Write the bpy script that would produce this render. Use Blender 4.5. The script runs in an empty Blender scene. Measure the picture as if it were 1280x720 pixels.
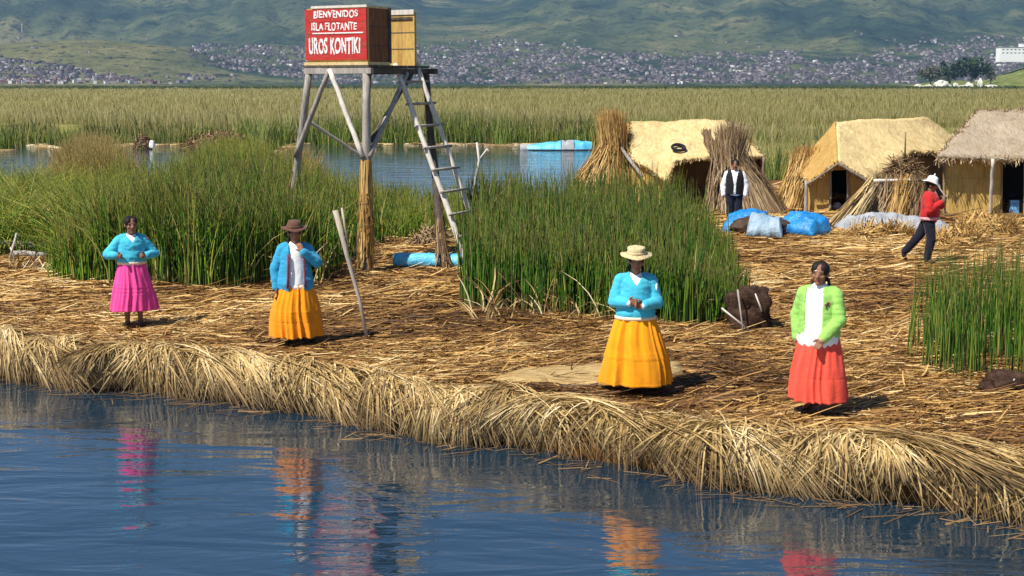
import bpy, bmesh, math, random
import numpy as np
from mathutils import Vector, Matrix, noise

random.seed(11)
rng = np.random.default_rng(7)
R = math.radians
scene = bpy.context.scene
COL = scene.collection

# ------------------------------------------------------------------ camera
FPX = 1758.0
TH = R(8.25)
CZ = 3.9
ISL = 0.55                      # island surface above the water
cam_d = bpy.data.cameras.new('camera')
cam_d.sensor_width = 36.0
cam_d.lens = FPX / 1280 * 36.0
cam_d.clip_start = 0.1
cam_d.clip_end = 20000
cam = bpy.data.objects.new('camera', cam_d)
COL.objects.link(cam)
cam.location = (0, 0, CZ)
cam.rotation_euler = (R(90) - TH, 0, 0)
scene.camera = cam


def ray(px, py):
    dx = (px - 640) / FPX
    dy = (360 - py) / FPX
    return Vector((dx, math.cos(TH) + dy * math.sin(TH), -math.sin(TH) + dy * math.cos(TH)))


def P(px, py, z=ISL):
    """point of the horizontal plane z seen in that direction"""
    d = ray(px, py)
    t = (z - CZ) / d.z
    return Vector((d.x * t, d.y * t, z))


def Q(px, py, Y):
    """point at depth Y seen in that direction"""
    d = ray(px, py)
    t = Y / d.y
    return Vector((d.x * t, Y, CZ + d.z * t))


# ------------------------------------------------------------------ tagging
def tag(o, label=None, cat=None, group=None, kind=None):
    if label: o['label'] = label
    if cat: o['category'] = cat
    if group: o['group'] = group
    if kind: o['kind'] = kind
    return o


def empty(name, loc, label, cat, group=None, rz=0.0, sc=1.0):
    o = bpy.data.objects.new(name, None)
    COL.objects.link(o)
    o.empty_display_size = 0.2
    o.location = loc
    o.rotation_euler = (0, 0, rz)
    o.scale = (sc, sc, sc)
    return tag(o, label, cat, group)


def link(name, me, mats, parent=None, world=False):
    """world=True: vertices are in world space, the parent is an unrotated Empty"""
    o = bpy.data.objects.new(name, me)
    me.name = name
    COL.objects.link(o)
    if mats is not None:
        if not isinstance(mats, (list, tuple)): mats = [mats]
        me.materials.clear()
        for m in mats: me.materials.append(m)
    if parent:
        o.parent = parent
        if world:
            off = Vector(parent.location)
            pp = parent.parent
            while pp:
                off += Vector(pp.location); pp = pp.parent
            me.transform(Matrix.Translation(-off))
    return o


def recentre(o):
    """put a world-built single-mesh thing's origin at its base"""
    me = o.data
    n = len(me.vertices)
    co = np.empty(n * 3, np.float32); me.vertices.foreach_get('co', co)
    co = co.reshape(-1, 3)
    c = Vector((float(co[:, 0].mean()), float(co[:, 1].mean()), float(co[:, 2].min())))
    me.transform(Matrix.Translation(-c))
    o.location = c
    return o


# ------------------------------------------------------------------ mesh builder
class MB:
    def __init__(s):
        s.v = []; s.f = []

    def add(s, vs, fs):
        b = len(s.v)
        s.v += [tuple(p) for p in vs]
        s.f += [tuple(b + i for i in f) for f in fs]

    def box(s, c, size, ax=None):
        """c centre, ax = 3 axis vectors"""
        ax = ax or (Vector((1, 0, 0)), Vector((0, 1, 0)), Vector((0, 0, 1)))
        c = Vector(c)
        h = [d / 2 for d in size]
        vs = []
        for i in (-1, 1):
            for j in (-1, 1):
                for k in (-1, 1):
                    vs.append(c + ax[0] * h[0] * i + ax[1] * h[1] * j + ax[2] * h[2] * k)
        s.add(vs, [(0, 1, 3, 2), (4, 6, 7, 5), (0, 4, 5, 1), (2, 3, 7, 6), (0, 2, 6, 4), (1, 5, 7, 3)])

    def tube(s, pts, rads, n=8, jit=0.0, flat=1.0):
        pts = [Vector(p) for p in pts]
        if not isinstance(rads, (list, tuple)): rads = [rads] * len(pts)
        rings = []
        d0 = (pts[-1] - pts[0]).normalized()
        u = d0.orthogonal().normalized()
        for i, p in enumerate(pts):
            a = pts[max(0, i - 1)]; b = pts[min(len(pts) - 1, i + 1)]
            d = (b - a).normalized()
            u = (u - d * u.dot(d)).normalized()
            w = d.cross(u)
            ring = []
            for k in range(n):
                t = 2 * math.pi * k / n
                r = rads[i] * (1 + jit * (random.random() - .5))
                ring.append(p + u * math.cos(t) * r + w * math.sin(t) * r * flat)
            rings.append(ring)
        vs = [v for r in rings for v in r]
        fs = []
        for i in range(len(rings) - 1):
            for k in range(n):
                a = i * n + k; b = i * n + (k + 1) % n
                fs.append((a, b, b + n, a + n))
        fs.append(tuple(range(n))[::-1])
        fs.append(tuple((len(rings) - 1) * n + k for k in range(n)))
        s.add(vs, fs)

    def lathe(s, prof, c=(0, 0, 0), n=32, sx=1.0, sy=1.0, wob=None):
        c = Vector(c)
        vs = []
        for (r, z) in prof:
            for k in range(n):
                t = 2 * math.pi * k / n
                dz = wob(r, t) if wob else 0
                vs.append(c + Vector((math.cos(t) * r * sx, math.sin(t) * r * sy, z + dz)))
        fs = []
        for i in range(len(prof) - 1):
            for k in range(n):
                a = i * n + k; b = i * n + (k + 1) % n
                fs.append((a, b, b + n, a + n))
        fs.append(tuple(range(n))[::-1])
        fs.append(tuple((len(prof) - 1) * n + k for k in range(n)))
        s.add(vs, fs)

    def mesh(s, name='m', smooth=False):
        me = bpy.data.meshes.new(name)
        me.from_pydata(s.v, [], s.f)
        me.update()
        if smooth: me.shade_smooth()
        return me

    def build(s, name, mats, parent=None, smooth=False, world=False):
        return link(name, s.mesh(name, smooth), mats, parent, world)


def quads_mesh(name, V, F, attrs=None, smooth=False):
    """fast mesh from arrays; F is (n,4)"""
    me = bpy.data.meshes.new(name)
    V = np.ascontiguousarray(V, np.float32); F = np.ascontiguousarray(F, np.int32)
    me.vertices.add(len(V)); me.vertices.foreach_set('co', V.ravel())
    n = len(F); k = F.shape[1]
    me.loops.add(n * k); me.loops.foreach_set('vertex_index', F.ravel())
    me.polygons.add(n)
    me.polygons.foreach_set('loop_start', np.arange(0, n * k, k, dtype=np.int32))
    me.polygons.foreach_set('loop_total', np.full(n, k, np.int32))
    if smooth: me.polygons.foreach_set('use_smooth', np.ones(n, bool))
    for an, av in (attrs or {}).items():
        a = me.attributes.new(an, 'FLOAT', 'POINT')
        a.data.foreach_set('value', np.ascontiguousarray(av, np.float32).ravel())
    me.update(calc_edges=True)
    return me


def unit(a):
    return a / np.maximum(np.linalg.norm(a, axis=-1, keepdims=True), 1e-9)


def blades(name, paths, width, side, taper=None, rnd=None, off=0.0):
    """flat strips: paths N,K,3; width N; side N,3"""
    N, K, _ = paths.shape
    tp = np.ones(K) if taper is None else np.asarray(taper)
    hw = (width[:, None] * tp[None, :] * .5)[:, :, None]
    if side.ndim == 2: side = side[:, None, :]
    A = paths - side * hw; B = paths + side * hw
    V = np.stack([A, B], 2).reshape(-1, 3)
    base = (np.arange(N) * K * 2)[:, None] + (np.arange(K - 1) * 2)[None, :]
    F = np.stack([base, base + 1, base + 3, base + 2], -1).reshape(-1, 4)
    t = np.broadcast_to(np.linspace(0, 1, K)[None, :, None], (N, K, 2))
    if rnd is None: rnd = rng.random(N)
    r = np.broadcast_to(rnd[:, None, None], (N, K, 2))
    return quads_mesh(name, V, F, {'t': t, 'rnd': r})


def stems(name, paths, rad, taper=None, rnd=None, n=3):
    """round-ish stalks: n sided prisms along paths N,K,3"""
    N, K, _ = paths.shape
    tp = np.ones(K) if taper is None else np.asarray(taper)
    d = unit(paths[:, -1] - paths[:, 0])
    ref = np.where(np.abs(d[:, 2:3]) > .9, np.array([[1., 0, 0]]), np.array([[0, 0, 1.]]))
    u = unit(np.cross(d, ref)); w = np.cross(d, u)
    ph = rng.random(N) * 6.28
    rings = []
    for k in range(n):
        a = ph + 2 * math.pi * k / n
        rings.append(u * np.cos(a)[:, None] + w * np.sin(a)[:, None])
    D = np.stack(rings, 1)                                   # N,n,3
    rr = rad[:, None] * tp[None, :]
    V = paths[:, :, None, :] + D[:, None, :, :] * rr[:, :, None, None]
    V = V.reshape(-1, 3)
    base = (np.arange(N) * K * n)[:, None, None] + (np.arange(K - 1) * n)[None, :, None]
    k0 = np.arange(n)[None, None, :]; k1 = (np.arange(n) + 1)[None, None, :] % n
    F = np.stack([base + k0, base + k1, base + k1 + n, base + k0 + n], -1).reshape(-1, 4)
    t = np.broadcast_to(np.linspace(0, 1, K)[None, :, None], (N, K, n))
    if rnd is None: rnd = rng.random(N)
    r = np.broadcast_to(rnd[:, None, None], (N, K, n))
    return quads_mesh(name, V, F, {'t': t, 'rnd': r}, smooth=True)


def upright(x, y, z, h, lean, bend, K=4):
    """paths of stalks rooted at x,y,z"""
    N = len(x)
    az = rng.random(N) * 6.283
    ld = np.stack([np.cos(az), np.sin(az), np.zeros(N)], 1)
    az2 = az + rng.normal(0, .8, N)
    bd = np.stack([np.cos(az2), np.sin(az2), np.zeros(N)], 1)
    t = np.linspace(0, 1, K)
    base = np.stack([x, y, z], 1)
    p = base[:, None, :] + np.array([0, 0, 1.])[None, None, :] * (h[:, None] * t[None, :])[:, :, None]
    p = p + ld[:, None, :] * ((lean * h)[:, None] * t[None, :])[:, :, None]
    p = p + bd[:, None, :] * ((bend * h)[:, None] * (t ** 2.4)[None, :])[:, :, None]
    p[:, :, 2] -= ((bend ** 2 * h * .5)[:, None] * (t ** 3)[None, :])
    return p


def in_poly(x, y, poly):
    inside = np.zeros(len(x), bool)
    n = len(poly)
    for i in range(n):
        x0, y0 = poly[i]; x1, y1 = poly[(i + 1) % n]
        c = ((y0 > y) != (y1 > y)) & (x < (x1 - x0) * (y - y0) / (y1 - y0 + 1e-12) + x0)
        inside ^= c
    return inside


def sample_poly(poly, n):
    poly = [(p[0], p[1]) for p in poly]
    a = np.array(poly)
    lo = a.min(0); hi = a.max(0)
    X = []; Y = []
    got = 0
    while got < n:
        x = rng.uniform(lo[0], hi[0], n * 2); y = rng.uniform(lo[1], hi[1], n * 2)
        m = in_poly(x, y, poly)
        X.append(x[m]); Y.append(y[m]); got += m.sum()
    return np.concatenate(X)[:n], np.concatenate(Y)[:n]


def wob(x, y, f=1.0, s=0.0):
    """cheap smooth pseudo-noise in about -1..1"""
    return (np.sin(1.31 * f * x + .73 * f * y + s) + np.sin(2.17 * f * x - 1.57 * f * y + 1.3 + 2 * s)
            + np.sin(-.93 * f * x + 2.41 * f * y + 2.1 + s) + np.sin(3.7 * f * x + 3.1 * f * y + .4 + 3 * s) * .5) / 3.5


# ------------------------------------------------------------------ materials
class NT:
    def __init__(s, name):
        s.m = bpy.data.materials.new(name); s.m.use_nodes = True
        s.t = s.m.node_tree; s.n = s.t.nodes; s.l = s.t.links
        s.b = s.n['Principled BSDF']
        s.out = s.n['Material Output']

    def new(s, ty, **kw):
        nd = s.n.new(ty)
        for k, v in kw.items(): setattr(nd, k, v)
        return nd

    def ln(s, a, b): s.l.new(a, b)

    def coords(s, scale=(1, 1, 1), kind='Object', rot=(0, 0, 0)):
        tc = s.new('ShaderNodeTexCoord'); mp = s.new('ShaderNodeMapping')
        mp.inputs['Scale'].default_value = scale
        mp.inputs['Rotation'].default_value = rot
        s.ln(tc.outputs[kind], mp.inputs['Vector'])
        return mp.outputs['Vector']

    def world(s, scale=(1, 1, 1)):
        g = s.new('ShaderNodeNewGeometry'); mp = s.new('ShaderNodeMapping')
        mp.inputs['Scale'].default_value = scale
        s.ln(g.outputs['Position'], mp.inputs['Vector'])
        return mp.outputs['Vector']

    def noise(s, vec, scale=5.0, detail=4.0, rough=.55, dist=0.0):
        nd = s.new('ShaderNodeTexNoise')
        nd.inputs['Scale'].default_value = scale; nd.inputs['Detail'].default_value = detail
        nd.inputs['Roughness'].default_value = rough; nd.inputs['Distortion'].default_value = dist
        s.ln(vec, nd.inputs['Vector'])
        return nd.outputs['Fac']

    def attr(s, name):
        nd = s.new('ShaderNodeAttribute'); nd.attribute_name = name
        return nd.outputs['Fac']

    def ramp(s, fac, stops, interp='LINEAR'):
        nd = s.new('ShaderNodeValToRGB')
        cr = nd.color_ramp; cr.interpolation = interp
        while len(cr.elements) < len(stops): cr.elements.new(.5)
        for e, (p, c) in zip(cr.elements, stops):
            e.position = p
            c = (c, c, c) if isinstance(c, (int, float)) else c
            e.color = (c[0], c[1], c[2], 1)
        s.ln(fac, nd.inputs['Fac'])
        return nd.outputs['Color']

    def mix(s, fac, a, b, blend='MIX'):
        nd = s.new('ShaderNodeMix', data_type='RGBA', blend_type=blend)
        for sock, v in ((nd.inputs['Factor'], fac), (nd.inputs['A'], a), (nd.inputs['B'], b)):
            if isinstance(v, (int, float)): sock.default_value = v
            elif isinstance(v, tuple): sock.default_value = (v[0], v[1], v[2], 1)
            else: s.ln(v, sock)
        return nd.outputs['Result']

    def math(s, op, a, b=0.0):
        nd = s.new('ShaderNodeMath', operation=op)
        for sock, v in ((nd.inputs[0], a), (nd.inputs[1], b)):
            if isinstance(v, (int, float)): sock.default_value = v
            else: s.ln(v, sock)
        return nd.outputs[0]

    def bump(s, h, strength=.5, dist=.02):
        nd = s.new('ShaderNodeBump')
        nd.inputs['Strength'].default_value = strength; nd.inputs['Distance'].default_value = dist
        s.ln(h, nd.inputs['Height']); s.ln(nd.outputs['Normal'], s.b.inputs['Normal'])

    def base(s, c):
        if isinstance(c, tuple): s.b.inputs['Base Color'].default_value = (c[0], c[1], c[2], 1)
        else: s.ln(c, s.b.inputs['Base Color'])

    def fin(s, rough=.8, spec=.3):
        s.b.inputs['Roughness'].default_value = rough
        s.b.inputs['Specular IOR Level'].default_value = spec
        return s.m


def m_cloth(name, c, var=.18, sc=9.0, rough=.85, bump=.35, weave=True):
    n = NT(name)
    v = n.coords()
    f = n.noise(v, sc, 5, .6)
    d = tuple(x * (1 - var) for x in c); l = tuple(min(1, x * (1 + var * .7)) for x in c)
    n.base(n.ramp(f, [(.3, d), (.7, l)]))
    if weave: n.bump(n.math('ADD', n.noise(n.coords((110, 110, 60)), 1.0, 3), n.math('MULTIPLY', n.noise(n.coords((15, 15, 8)), 1.0, 4, .6, 1.2), 1.6)), bump, .008)
    n.b.inputs['Sheen Weight'].default_value = .12
    return n.fin(rough, .15)


def m_stalk(name, stops, tip=None, tip_at=.75, root=None, rough=.6, spec=.25, transl=0.0):
    """colour per stalk from its random number, own colour for tips and roots"""
    n = NT(name)
    c = n.ramp(n.attr('rnd'), stops)
    if tip:
        f = n.ramp(n.attr('t'), [(tip_at - .15, 0.0), (min(1, tip_at + .15), 1.0)])
        c = n.mix(f, c, tip)
    if root:
        f = n.ramp(n.attr('t'), [(.0, 1.0), (.22, 0.0)])
        c = n.mix(f, c, root)
    # blotches along the stalks
    g = n.noise(n.world(), 6.0, 3)
    c = n.mix(n.ramp(g, [(.35, 0.0), (.75, .45)]), c, n.mix(1.0, c, (.62, .55, .45), 'MULTIPLY'))
    n.base(c)
    if transl:
        tr = n.new('ShaderNodeBsdfTranslucent'); n.ln(c, tr.inputs['Color'])
        mx = n.new('ShaderNodeMixShader'); mx.inputs[0].default_value = transl
        n.ln(n.b.outputs[0], mx.inputs[1]); n.ln(tr.outputs[0], mx.inputs[2])
        n.ln(mx.outputs[0], n.out.inputs['Surface'])
    return n.fin(rough, spec)


def m_wood(name, c1, c2, stretch=(30, 30, 3), rough=.8):
    n = NT(name)
    v = n.coords(stretch)
    f = n.noise(v, 1.0, 5, .65)
    n.base(n.ramp(f, [(.3, c1), (.7, c2)]))
    n.bump(f, .5, .01)
    return n.fin(rough, .2)


def m_plain(name, c, rough=.7, var=.15, sc=6.0, bump=.2, spec=.3):
    n = NT(name)
    f = n.noise(n.coords(), sc, 5, .6)
    n.base(n.ramp(f, [(.25, tuple(x * (1 - var) for x in c)), (.75, tuple(min(1, x * (1 + var)) for x in c))]))
    if bump: n.bump(f, bump, .02)
    return n.fin(rough, spec)


def m_mat(name, c1, c2, c3, along=(60, 60, 3), rough=.85):
    """woven reed mat: fine stripes of stalks, with broad weathering"""
    n = NT(name)
    f = n.noise(n.coords(along), 1.0, 4, .7)
    g = n.noise(n.coords(), 2.2, 4, .6)
    c = n.ramp(f, [(.25, c1), (.5, c2), (.8, c3)])
    c = n.mix(n.ramp(g, [(.4, 0.0), (.75, .5)]), c, n.mix(1.0, c, (.72, .62, .5), 'MULTIPLY'))
    n.base(c)
    st = n.noise(n.coords((2.5, 2.5, .7)), 1.6, 5, .7, .8)
    c = n.mix(n.ramp(st, [(.52, 0.0), (.72, .6)]), c, n.mix(1.0, c, (.55, .44, .34), 'MULTIPLY'))
    n.base(c)
    n.bump(n.math('ADD', f, n.math('MULTIPLY', st, 2.5)), .7, .025)
    return n.fin(rough, .2)


M = {}
M['straw'] = m_stalk('straw', [(0, (.07, .035, .014)), (.22, (.16, .076, .026)), (.48, (.35, .182, .05)), (.76, (.61, .37, .115)), (1, (.80, .61, .30))])
M['straw_edge'] = m_stalk('straw_bank', [(0, (.05, .03, .014)), (.2, (.18, .105, .042)), (.48, (.43, .28, .10)), (.78, (.66, .485, .215)), (1, (.78, .68, .46))], tip=(.15, .095, .045), tip_at=.93)
M['straw_gold'] = m_stalk('straw_gold', [(0, (.22, .11, .03)), (.4, (.45, .26, .07)), (1, (.66, .45, .17))])
M['straw_grey'] = m_stalk('straw_weathered', [(0, (.14, .08, .045)), (.5, (.34, .23, .12)), (1, (.55, .42, .25))])
M['straw_dark'] = m_stalk('straw_dark', [(0, (.06, .035, .02)), (.5, (.17, .10, .045)), (1, (.34, .22, .10))])
M['reed'] = m_stalk('green_reed', [(0, (.028, .095, .014)), (.35, (.065, .18, .018)), (.65, (.14, .27, .026)), (.85, (.28, .37, .05)), (1, (.55, .46, .16))],
                    tip=(.24, .22, .06), tip_at=.95, root=(.16, .14, .05), transl=.25)
M['reed_mix'] = m_stalk('yellowing_reed', [(0, (.055, .17, .016)), (.3, (.13, .28, .026)), (.6, (.27, .38, .035)), (.85, (.45, .44, .06)), (1, (.60, .48, .17))],
                        tip=(.36, .34, .07), tip_at=.9, root=(.12, .10, .03), transl=.2)
M['reed_yellow'] = m_stalk('dry_yellow_reed', [(0, (.16, .16, .03)), (.4, (.34, .27, .05)), (.8, (.46, .32, .08)), (1, (.54, .36, .12))],
                           tip=(.46, .33, .12), tip_at=.85, transl=.15)
M['reed_far'] = m_stalk('far_reed', [(0, (.03, .075, .010)), (.4, (.08, .145, .016)), (.75, (.18, .22, .028)), (1, (.33, .29, .08))],
                        tip=(.30, .28, .11), tip_at=1.0)
M['reed_tan'] = m_stalk('dry_plain_reed', [(0, (.12, .125, .03)), (.4, (.22, .20, .06)), (.8, (.31, .265, .10)), (1, (.15, .19, .04))],
                        tip=(.33, .285, .12), tip_at=.8)
M['reed_farthest'] = m_stalk('dark_far_reed', [(0, (.035, .055, .012)), (.5, (.06, .08, .018)), (1, (.12, .12, .03))])
# ------------------------------------------------------------------ the island of cut reeds
WL = [(-560, 415), (-260, 445), (-60, 466), (8, 474), (100, 488), (200, 493), (300, 504), (400, 521), (470, 537), (540, 549), (620, 556),
      (700, 573), (800, 590), (900, 606), (1000, 619), (1100, 631), (1200, 643), (1280, 652), (1400, 668), (1700, 705), (2300, 770)]
EP = np.array([P(a, b, 0.0)[:2] for a, b in WL])
EPX, EPY = EP[:, 0], EP[:, 1]


def edge_y(x):
    return np.interp(x, EPX, EPY) + .07 * np.sin(2.3 * x) + .05 * np.sin(5.1 * x + 1)


def back_y(x):
    return np.interp(x, [-16, -5, -2.6, -.5, 1.2, 2.2, 4, 30], [27.5, 29.5, 31, 32, 33, 44, 50, 50])


def gz(x, y):
    """height of the island's surface"""
    d = y - edge_y(x)
    z = ISL + .035 * wob(x, y, .8) + .018 * wob(x, y, 2.6, 2.0)
    z = z + .022 * np.exp(-((d - .45) / .3) ** 2) * (1 + .6 * np.sin(1.9 * x + .6) + .4 * np.sin(4.3 * x))
    return z


def gzf(x, y):
    return float(gz(np.array([x]), np.array([y]))[0])


def G(px, py):
    p = P(px, py)
    return Vector((p.x, p.y, gzf(p.x, p.y)))


n = NT('reed_litter')
a = n.noise(n.world((5, 26, 5)), 1.0, 6, .7, .4)
b = n.noise(n.world((.9, 1.4, 1)), 1.0, 4, .6)
c = n.ramp(a, [(.3, (.06, .03, .012)), (.48, (.15, .072, .026)), (.62, (.31, .16, .05)), (.8, (.46, .29, .11))])
c = n.mix(n.ramp(b, [(.42, .0), (.7, .8)]), c, n.mix(1.0, c, (.5, .4, .33), 'MULTIPLY'))
n.base(c); n.bump(a, .9, .05)
M['litter'] = n.fin(.95, .1)

# ------------------------------------------------------------------ people
def cap(mb, p0, p1, r0, r1, n=14, up=None):
    """tapered limb with round ends; radii may be (side, depth) pairs, side is measured along x"""
    p0, p1 = Vector(p0), Vector(p1)
    r0 = r0 if isinstance(r0, tuple) else (r0, r0)
    r1 = r1 if isinstance(r1, tuple) else (r1, r1)
    d = (p1 - p0)
    L = d.length; d = d / L if L > 1e-6 else Vector((0, 0, 1))
    u = Vector((1, 0, 0)) if abs(d.x) < .9 else Vector((0, 1, 0))
    u = (u - d * u.dot(d)).normalized(); w = d.cross(u)
    rings = []
    for t in (.999, .92, .7, .38, 0):
        rr = math.sqrt(1 - t * t); rings.append((p0 - d * (min(r0) * t), r0[0] * rr, r0[1] * rr))
    for q in (.25, .5, .75):
        rings.append((p0 + d * L * q, r0[0] + (r1[0] - r0[0]) * q, r0[1] + (r1[1] - r0[1]) * q))
    for t in (0, .38, .7, .92, .999):
        rr = math.sqrt(1 - t * t); rings.append((p1 + d * (min(r1) * t), r1[0] * rr, r1[1] * rr))
    vs = []
    for c, a, b in rings:
        for k in range(n):
            th = 2 * math.pi * k / n
            vs.append(c + u * math.cos(th) * a + w * math.sin(th) * b)
    fs = []
    for i in range(len(rings) - 1):
        for k in range(n):
            a = i * n + k; b = i * n + (k + 1) % n
            fs.append((a, b, b + n, a + n))
    fs.append(tuple(range(n))[::-1]); fs.append(tuple((len(rings) - 1) * n + k for k in range(n)))
    mb.add(vs, fs)


def ell(mb, c, r, rot=None, n=16, m=10):
    c = Vector(c); vs = []; rot = rot or Matrix.Identity(3)
    for i in range(1, m):
        ph = math.pi * i / m
        for k in range(n):
            th = 2 * math.pi * k / n
            vs.append(c + rot @ Vector((r[0] * math.sin(ph) * math.cos(th), r[1] * math.sin(ph) * math.sin(th), -r[2] * math.cos(ph))))
    fs = []
    for i in range(m - 2):
        for k in range(n):
            a = i * n + k; b = i * n + (k + 1) % n
            fs.append((a, b, b + n, a + n))
    vs.append(c + rot @ Vector((0, 0, -r[2]))); vs.append(c + rot @ Vector((0, 0, r[2])))
    s = len(vs) - 2; e = len(vs) - 1; o = (m - 2) * n
    for k in range(n):
        fs.append((s, (k + 1) % n, k)); fs.append((e, o + k, o + (k + 1) % n))
    mb.add(vs, fs)


def fuse(mb, vox, smooth=3):
    """one continuous skin around all the shapes"""
    o = mb.build('tmp', None)
    md = o.modifiers.new('r', 'REMESH'); md.mode = 'VOXEL'; md.voxel_size = vox
    if smooth:
        s = o.modifiers.new('s', 'SMOOTH'); s.iterations = smooth; s.factor = .5
    dg = bpy.context.evaluated_depsgraph_get()
    me = bpy.data.meshes.new_from_object(o.evaluated_get(dg))
    bpy.data.objects.remove(o)
    me.shade_smooth()
    return me


def wrinkle(me, amp, f, seed=0.0, stretch=(1, 1, 1)):
    k = len(me.vertices)
    co = np.empty(k * 3, np.float32); me.vertices.foreach_get('co', co); co = co.reshape(-1, 3)
    no = np.empty(k * 3, np.float32); me.vertices.foreach_get('normal', no); no = no.reshape(-1, 3)
    q = co * np.array([f * s_ for s_ in stretch]) + np.array([seed, 0, 0])
    d = np.array([noise.noise(p) + .5 * noise.noise((p[0] * 2.3, p[1] * 2.3, p[2] * 2.3)) for p in q.tolist()])
    me.vertices.foreach_set('co', (co + no * (amp * d)[:, None]).astype(np.float32).ravel())
    me.update()


def cut(me, fn, thick=.012):
    """remove the faces for which fn(centre) is true and give the rest a thickness"""
    bm = bmesh.new(); bm.from_mesh(me)
    bmesh.ops.delete(bm, geom=[f for f in bm.faces if fn(f.calc_center_median())], context='FACES')
    bm.to_mesh(me); bm.free()
    if thick:
        o = link('tmp', me, None)
        s = o.modifiers.new('s', 'SOLIDIFY'); s.thickness = thick; s.offset = 1
        dg = bpy.context.evaluated_depsgraph_get()
        m2 = bpy.data.meshes.new_from_object(o.evaluated_get(dg))
        bpy.data.objects.remove(o); me = m2
        me.shade_smooth()
    return me


n = NT('skin'); f_ = n.noise(n.coords(), 14, 4); n.base(n.ramp(f_, [(.3, (.20, .09, .052)), (.7, (.29, .135, .078))])); M['skin'] = n.fin(.62, .2)
M['eye'] = m_plain('eye', (.02, .014, .012), .2, 0, 1, 0, .5)
M['lip'] = m_plain('lip', (.27, .07, .06), .45, .1, 30, 0)
M['hair'] = m_wood('black_hair', (.006, .005, .004), (.018, .013, .011), (60, 60, 6), .62)
M['shoe'] = m_plain('dark_shoe', (.02, .017, .016), .5)
M['cyan'] = m_cloth('turquoise_knit', (.06, .45, .60))
M['blue_cardi'] = m_cloth('blue_knit', (.035, .30, .50))
M['lime'] = m_cloth('lime_green_cloth', (.29, .55, .11))
M['white_cloth'] = m_cloth('white_cotton', (.82, .82, .80), .06)
M['lace'] = m_cloth('white_lace', (.80, .80, .78), .15, 60)
M['pink'] = m_cloth('pink_cloth', (.82, .07, .29), .12)
M['orange'] = m_cloth('orange_cloth', (.80, .27, .006), .12)
M['orange2'] = m_cloth('golden_orange_cloth', (.85, .31, .006), .12)
M['coral'] = m_cloth('coral_red_cloth', (.80, .085, .05), .12)
M['hat_brown'] = m_cloth('brown_felt', (.12, .055, .035), .3, 20)
M['hat_straw'] = m_mat('straw_plait', (.50, .38, .18), (.66, .54, .30), (.76, .66, .44), (40, 40, 90))
M['hat_white'] = m_cloth('white_hat_cloth', (.78, .77, .74), .1)
M['red_knit'] = m_cloth('red_knit', (.48, .022, .02))
M['navy'] = m_cloth('navy_trousers', (.014, .014, .026), .3)
M['black_vest'] = m_cloth('black_vest', (.013, .013, .016), .3)
M['stripe'] = m_cloth('red_blue_woven_band', (.25, .05, .08), .6, 50)
M['peach'] = m_cloth('cream_band', (.75, .60, .42), .1)


def hand(mb, wrist, palm_end, side, curl=.35, thumb=1):
    """palm, four unequal fingers and a thumb leaving the side of the palm"""
    w = Vector(wrist); e = Vector(palm_end)
    d = (e - w).normalized(); s = Vector(side); s = (s - d * s.dot(d)).normalized(); nrm = d.cross(s) * thumb
    pl = .078
    cap(mb, w, w + d * .03, .023, .027)
    for k in range(4):
        o = s * (-.027 + .018 * k)
        cap(mb, w + d * .02 + o * .7, w + d * pl + o, .0125, .0115, 8)
        ln = (.052, .066, .070, .060)[k]
        k1 = w + d * pl + o
        k2 = k1 + (d * math.cos(curl) + nrm * math.sin(curl)) * ln * .55
        k3 = k2 + (d * math.cos(curl * 2.4) + nrm * math.sin(curl * 2.4)) * ln * .5
        cap(mb, k1, k2, .0105, .0098, 8); cap(mb, k2, k3, .0098, .008, 8)
    b = w + d * .022 + s * .024
    t1 = b + (d * .6 + s * .65 + nrm * .25).normalized() * .038
    t2 = t1 + (d * .85 + s * .2 + nrm * .35).normalized() * .03
    cap(mb, b, t1, .0135, .0115, 8); cap(mb, t1, t2, .0115, .009, 8)


def head(mb, c, rot):
    """skull, jaw, brow, nose, cheeks, lips, ears, about centre c"""
    T = lambda x, y, z: Vector(c) + rot @ Vector((x, y, z))
    ell(mb, T(0, .012, .025), (.074, .092, .088), rot)
    ell(mb, T(0, -.028, -.045), (.056, .058, .062), rot)
    ell(mb, T(0, -.03, -.005), (.063, .058, .07), rot)
    cap(mb, T(0, -.084, .018), T(0, -.103, -.022), .009, .0145, 10)
    ell(mb, T(-.012, -.092, -.026), (.009, .009, .008), rot, 8, 6); ell(mb, T(.012, -.092, -.026), (.009, .009, .008), rot, 8, 6)
    cap(mb, T(-.042, -.072, .028), T(.042, -.072, .028), .013, .013, 10)
    ell(mb, T(-.04, -.063, -.02), (.022, .02, .022), rot); ell(mb, T(.04, -.063, -.02), (.022, .02, .022), rot)
    cap(mb, T(-.02, -.081, -.054), T(.02, -.081, -.054), .008, .008, 8)
    cap(mb, T(-.016, -.079, -.067), T(.016, -.079, -.067), .0085, .0085, 8)
    ell(mb, T(0, -.072, -.092), (.022, .02, .018), rot)
    for s in (-1, 1): ell(mb, T(s * .076, .01, -.005), (.011, .02, .031), rot)


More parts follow.
